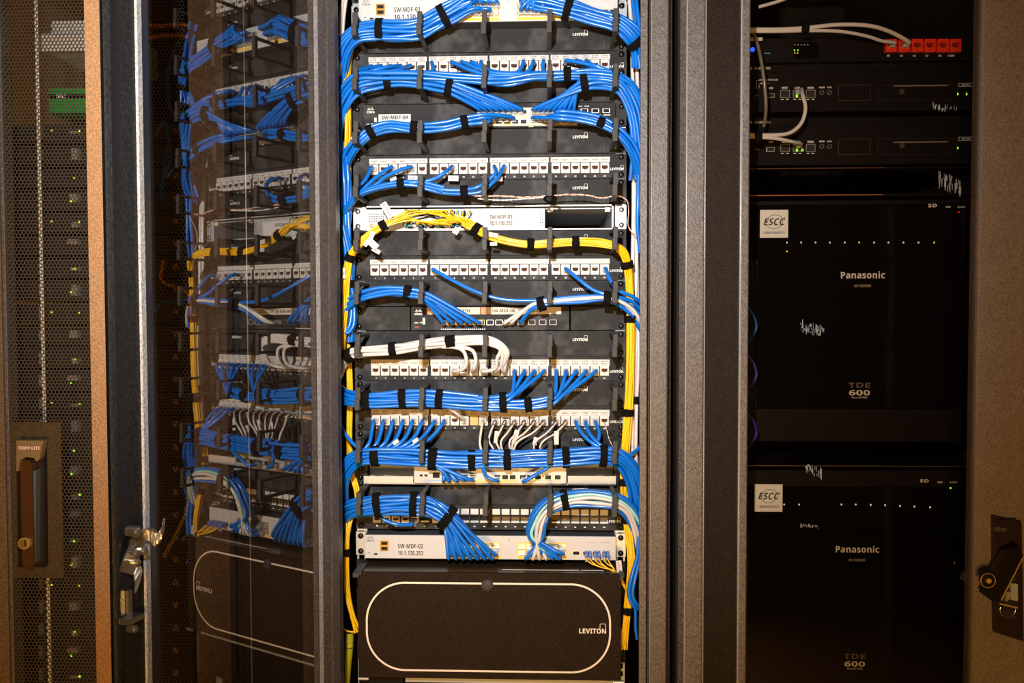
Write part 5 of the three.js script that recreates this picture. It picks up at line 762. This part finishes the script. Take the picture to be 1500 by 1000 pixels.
// ---------------------------------------------------------------- left cabinet equipment, behind the perforated door
const ZS = -0.02;
{
  const P = (px, py, z = ZS) => at(px, py, z), boxAt = (x0, x1, y0, y1, z0, z1, ref) => { const a = P(x0, y1), c = P(x1, y0); return box(a.x, c.x, a.y - ref, c.y - ref, z0, z1); };
  const y0 = P(0, 82).y, t = thing('media_converter', 'white box behind the top of the perforated door', 'network device', [0, y0, 0]);
  part('housing', boxAt(76, 165, 30, 80, -0.2, ZS, y0), std('#cfd6d8', 0.5), t); part('front_ledge', boxAt(66, 165, 53, 80, ZS, ZS + 0.02, y0), std('#c9c4bc', 0.5), t);
  const g0 = P(0, 166).y, g = thing('storage_unit', 'green-fronted unit behind the upper part of the perforated door', 'storage unit', [0, g0, 0]);
  part('housing', boxAt(72, 165, 128, 166, -0.2, ZS, g0), M.green, g); part('dark_slot', boxAt(72, 165, 137, 145, ZS, ZS + 0.001, g0), M.black, g); printAt(g, 'DELL', 90, 141, 0.006, fontBold, M.ink, 0.5, ZS + 0.0015);
  let k = 0;
  for (let py = 180; py < 990; py += 33) {
    const q = P(0, py + 30).y, s = thing('server', `dark server in the left cabinet, ${['first', 'second', 'third', 'fourth', 'fifth', 'sixth', 'seventh', 'eighth', 'ninth', 'tenth', 'eleventh', 'twelfth', 'thirteenth', 'fourteenth', 'fifteenth', 'sixteenth', 'seventeenth', 'eighteenth', 'nineteenth', 'twentieth', 'twenty-first', 'twenty-second', 'twenty-third', 'twenty-fourth', 'twenty-fifth'][k++]} below the green-fronted unit`, 'server', [0, q, 0], 0, 'dark servers in the left cabinet');
    part('front_panel', boxAt(-40, 330, py, py + 29, -0.4, ZS, q), std('#171412', 0.6), s); part('handle', boxAt(104 + (k % 3) * 3, 118, py + 6 + (k % 2) * 8, py + 14 + (k % 3) * 4, ZS, ZS + 0.012, q), std('#8d8880', 0.5), s); part('latch', boxAt(60, 64, py + 6, py + 22, ZS, ZS + 0.006, q), M.steel, s); part('drive_label', boxAt(255, 262, py + 8, py + 16, ZS, ZS + 0.004, q), M.gold, s);
    for (const px of [[109], [121, 80], [], [113]][k % 4]) part('drive_led', boxAt(px, px + 2.2, py + 12 + (px % 5), py + 14.2 + (px % 5), ZS + 0.012, ZS + 0.0135, q), px === 80 ? ledAmber : ledGreen, s);
  }
  const a = P(64, 500, 0.06), r = thing('lit_rail_edge', 'upright rail edge just behind the perforated door, flash light put into its white colour', 'strip', [a.x, 0.45, 0.06]); part('strip', rbox(-0.003, 0.003, 0, 1.6, 0, 0.004, 0.0008), std('#f4f0e8', 0.35), r); part('hinge_bead', new THREE.CylinderGeometry(0.0012, 0.0012, 1.6, 8).translate(-0.048, 0.8, 0.0), M.steel, r);  // rail edge coloured near white to hold the flash falling on it
  for (const [c, l, pts] of [['orange', 'upper orange cable behind the perforated door seen through the glass', [[210, 36, 0.05], [235, 38, 0.05], [260, 36, 0.05], [300, 40, 0.04]]], ['orange', 'lower orange cable behind the perforated door seen through the glass', [[215, 55, 0.05], [245, 52, 0.05], [275, 54, 0.05], [300, 60, 0.04]]], ['orange', 'orange cable at mid height behind the perforated door', [[240, 380, 0.05], [237, 410, 0.05], [275, 430, 0.05], [280, 470, 0.04]]], ['blue', 'blue cable hanging behind the perforated door below the orange ones', [[262, 60, 0.05], [250, 90, 0.05], [246, 130, 0.05], [255, 165, 0.05], [290, 160, 0.04]]], ['blue', 'blue cable looping behind the perforated door at the upper glass', [[228, 200, 0.05], [240, 178, 0.05], [248, 200, 0.05], [242, 240, 0.05], [236, 290, 0.05]]], ['blue', 'blue cable hanging behind the perforated door at the glass middle', [[246, 190, 0.05], [250, 230, 0.05], [243, 260, 0.05], [266, 230, 0.05]]], ['blue', 'blue cable behind the perforated door at the height of SW-MDF-06', [[225, 455, 0.05], [240, 442, 0.05], [262, 440, 0.05], [285, 436, 0.04]]], ['yellow', 'yellow cable behind the perforated door at the lower glass', [[240, 815, 0.05], [262, 775, 0.05], [272, 750, 0.05], [276, 720, 0.04]]]]) bundle({ color: c, r: 0.0032, label: l, path: pts });
}
scene.traverse((o) => { if (o.isMesh) { o.castShadow = true; o.receiveShadow = true; } });
renderer.render(scene, camera);
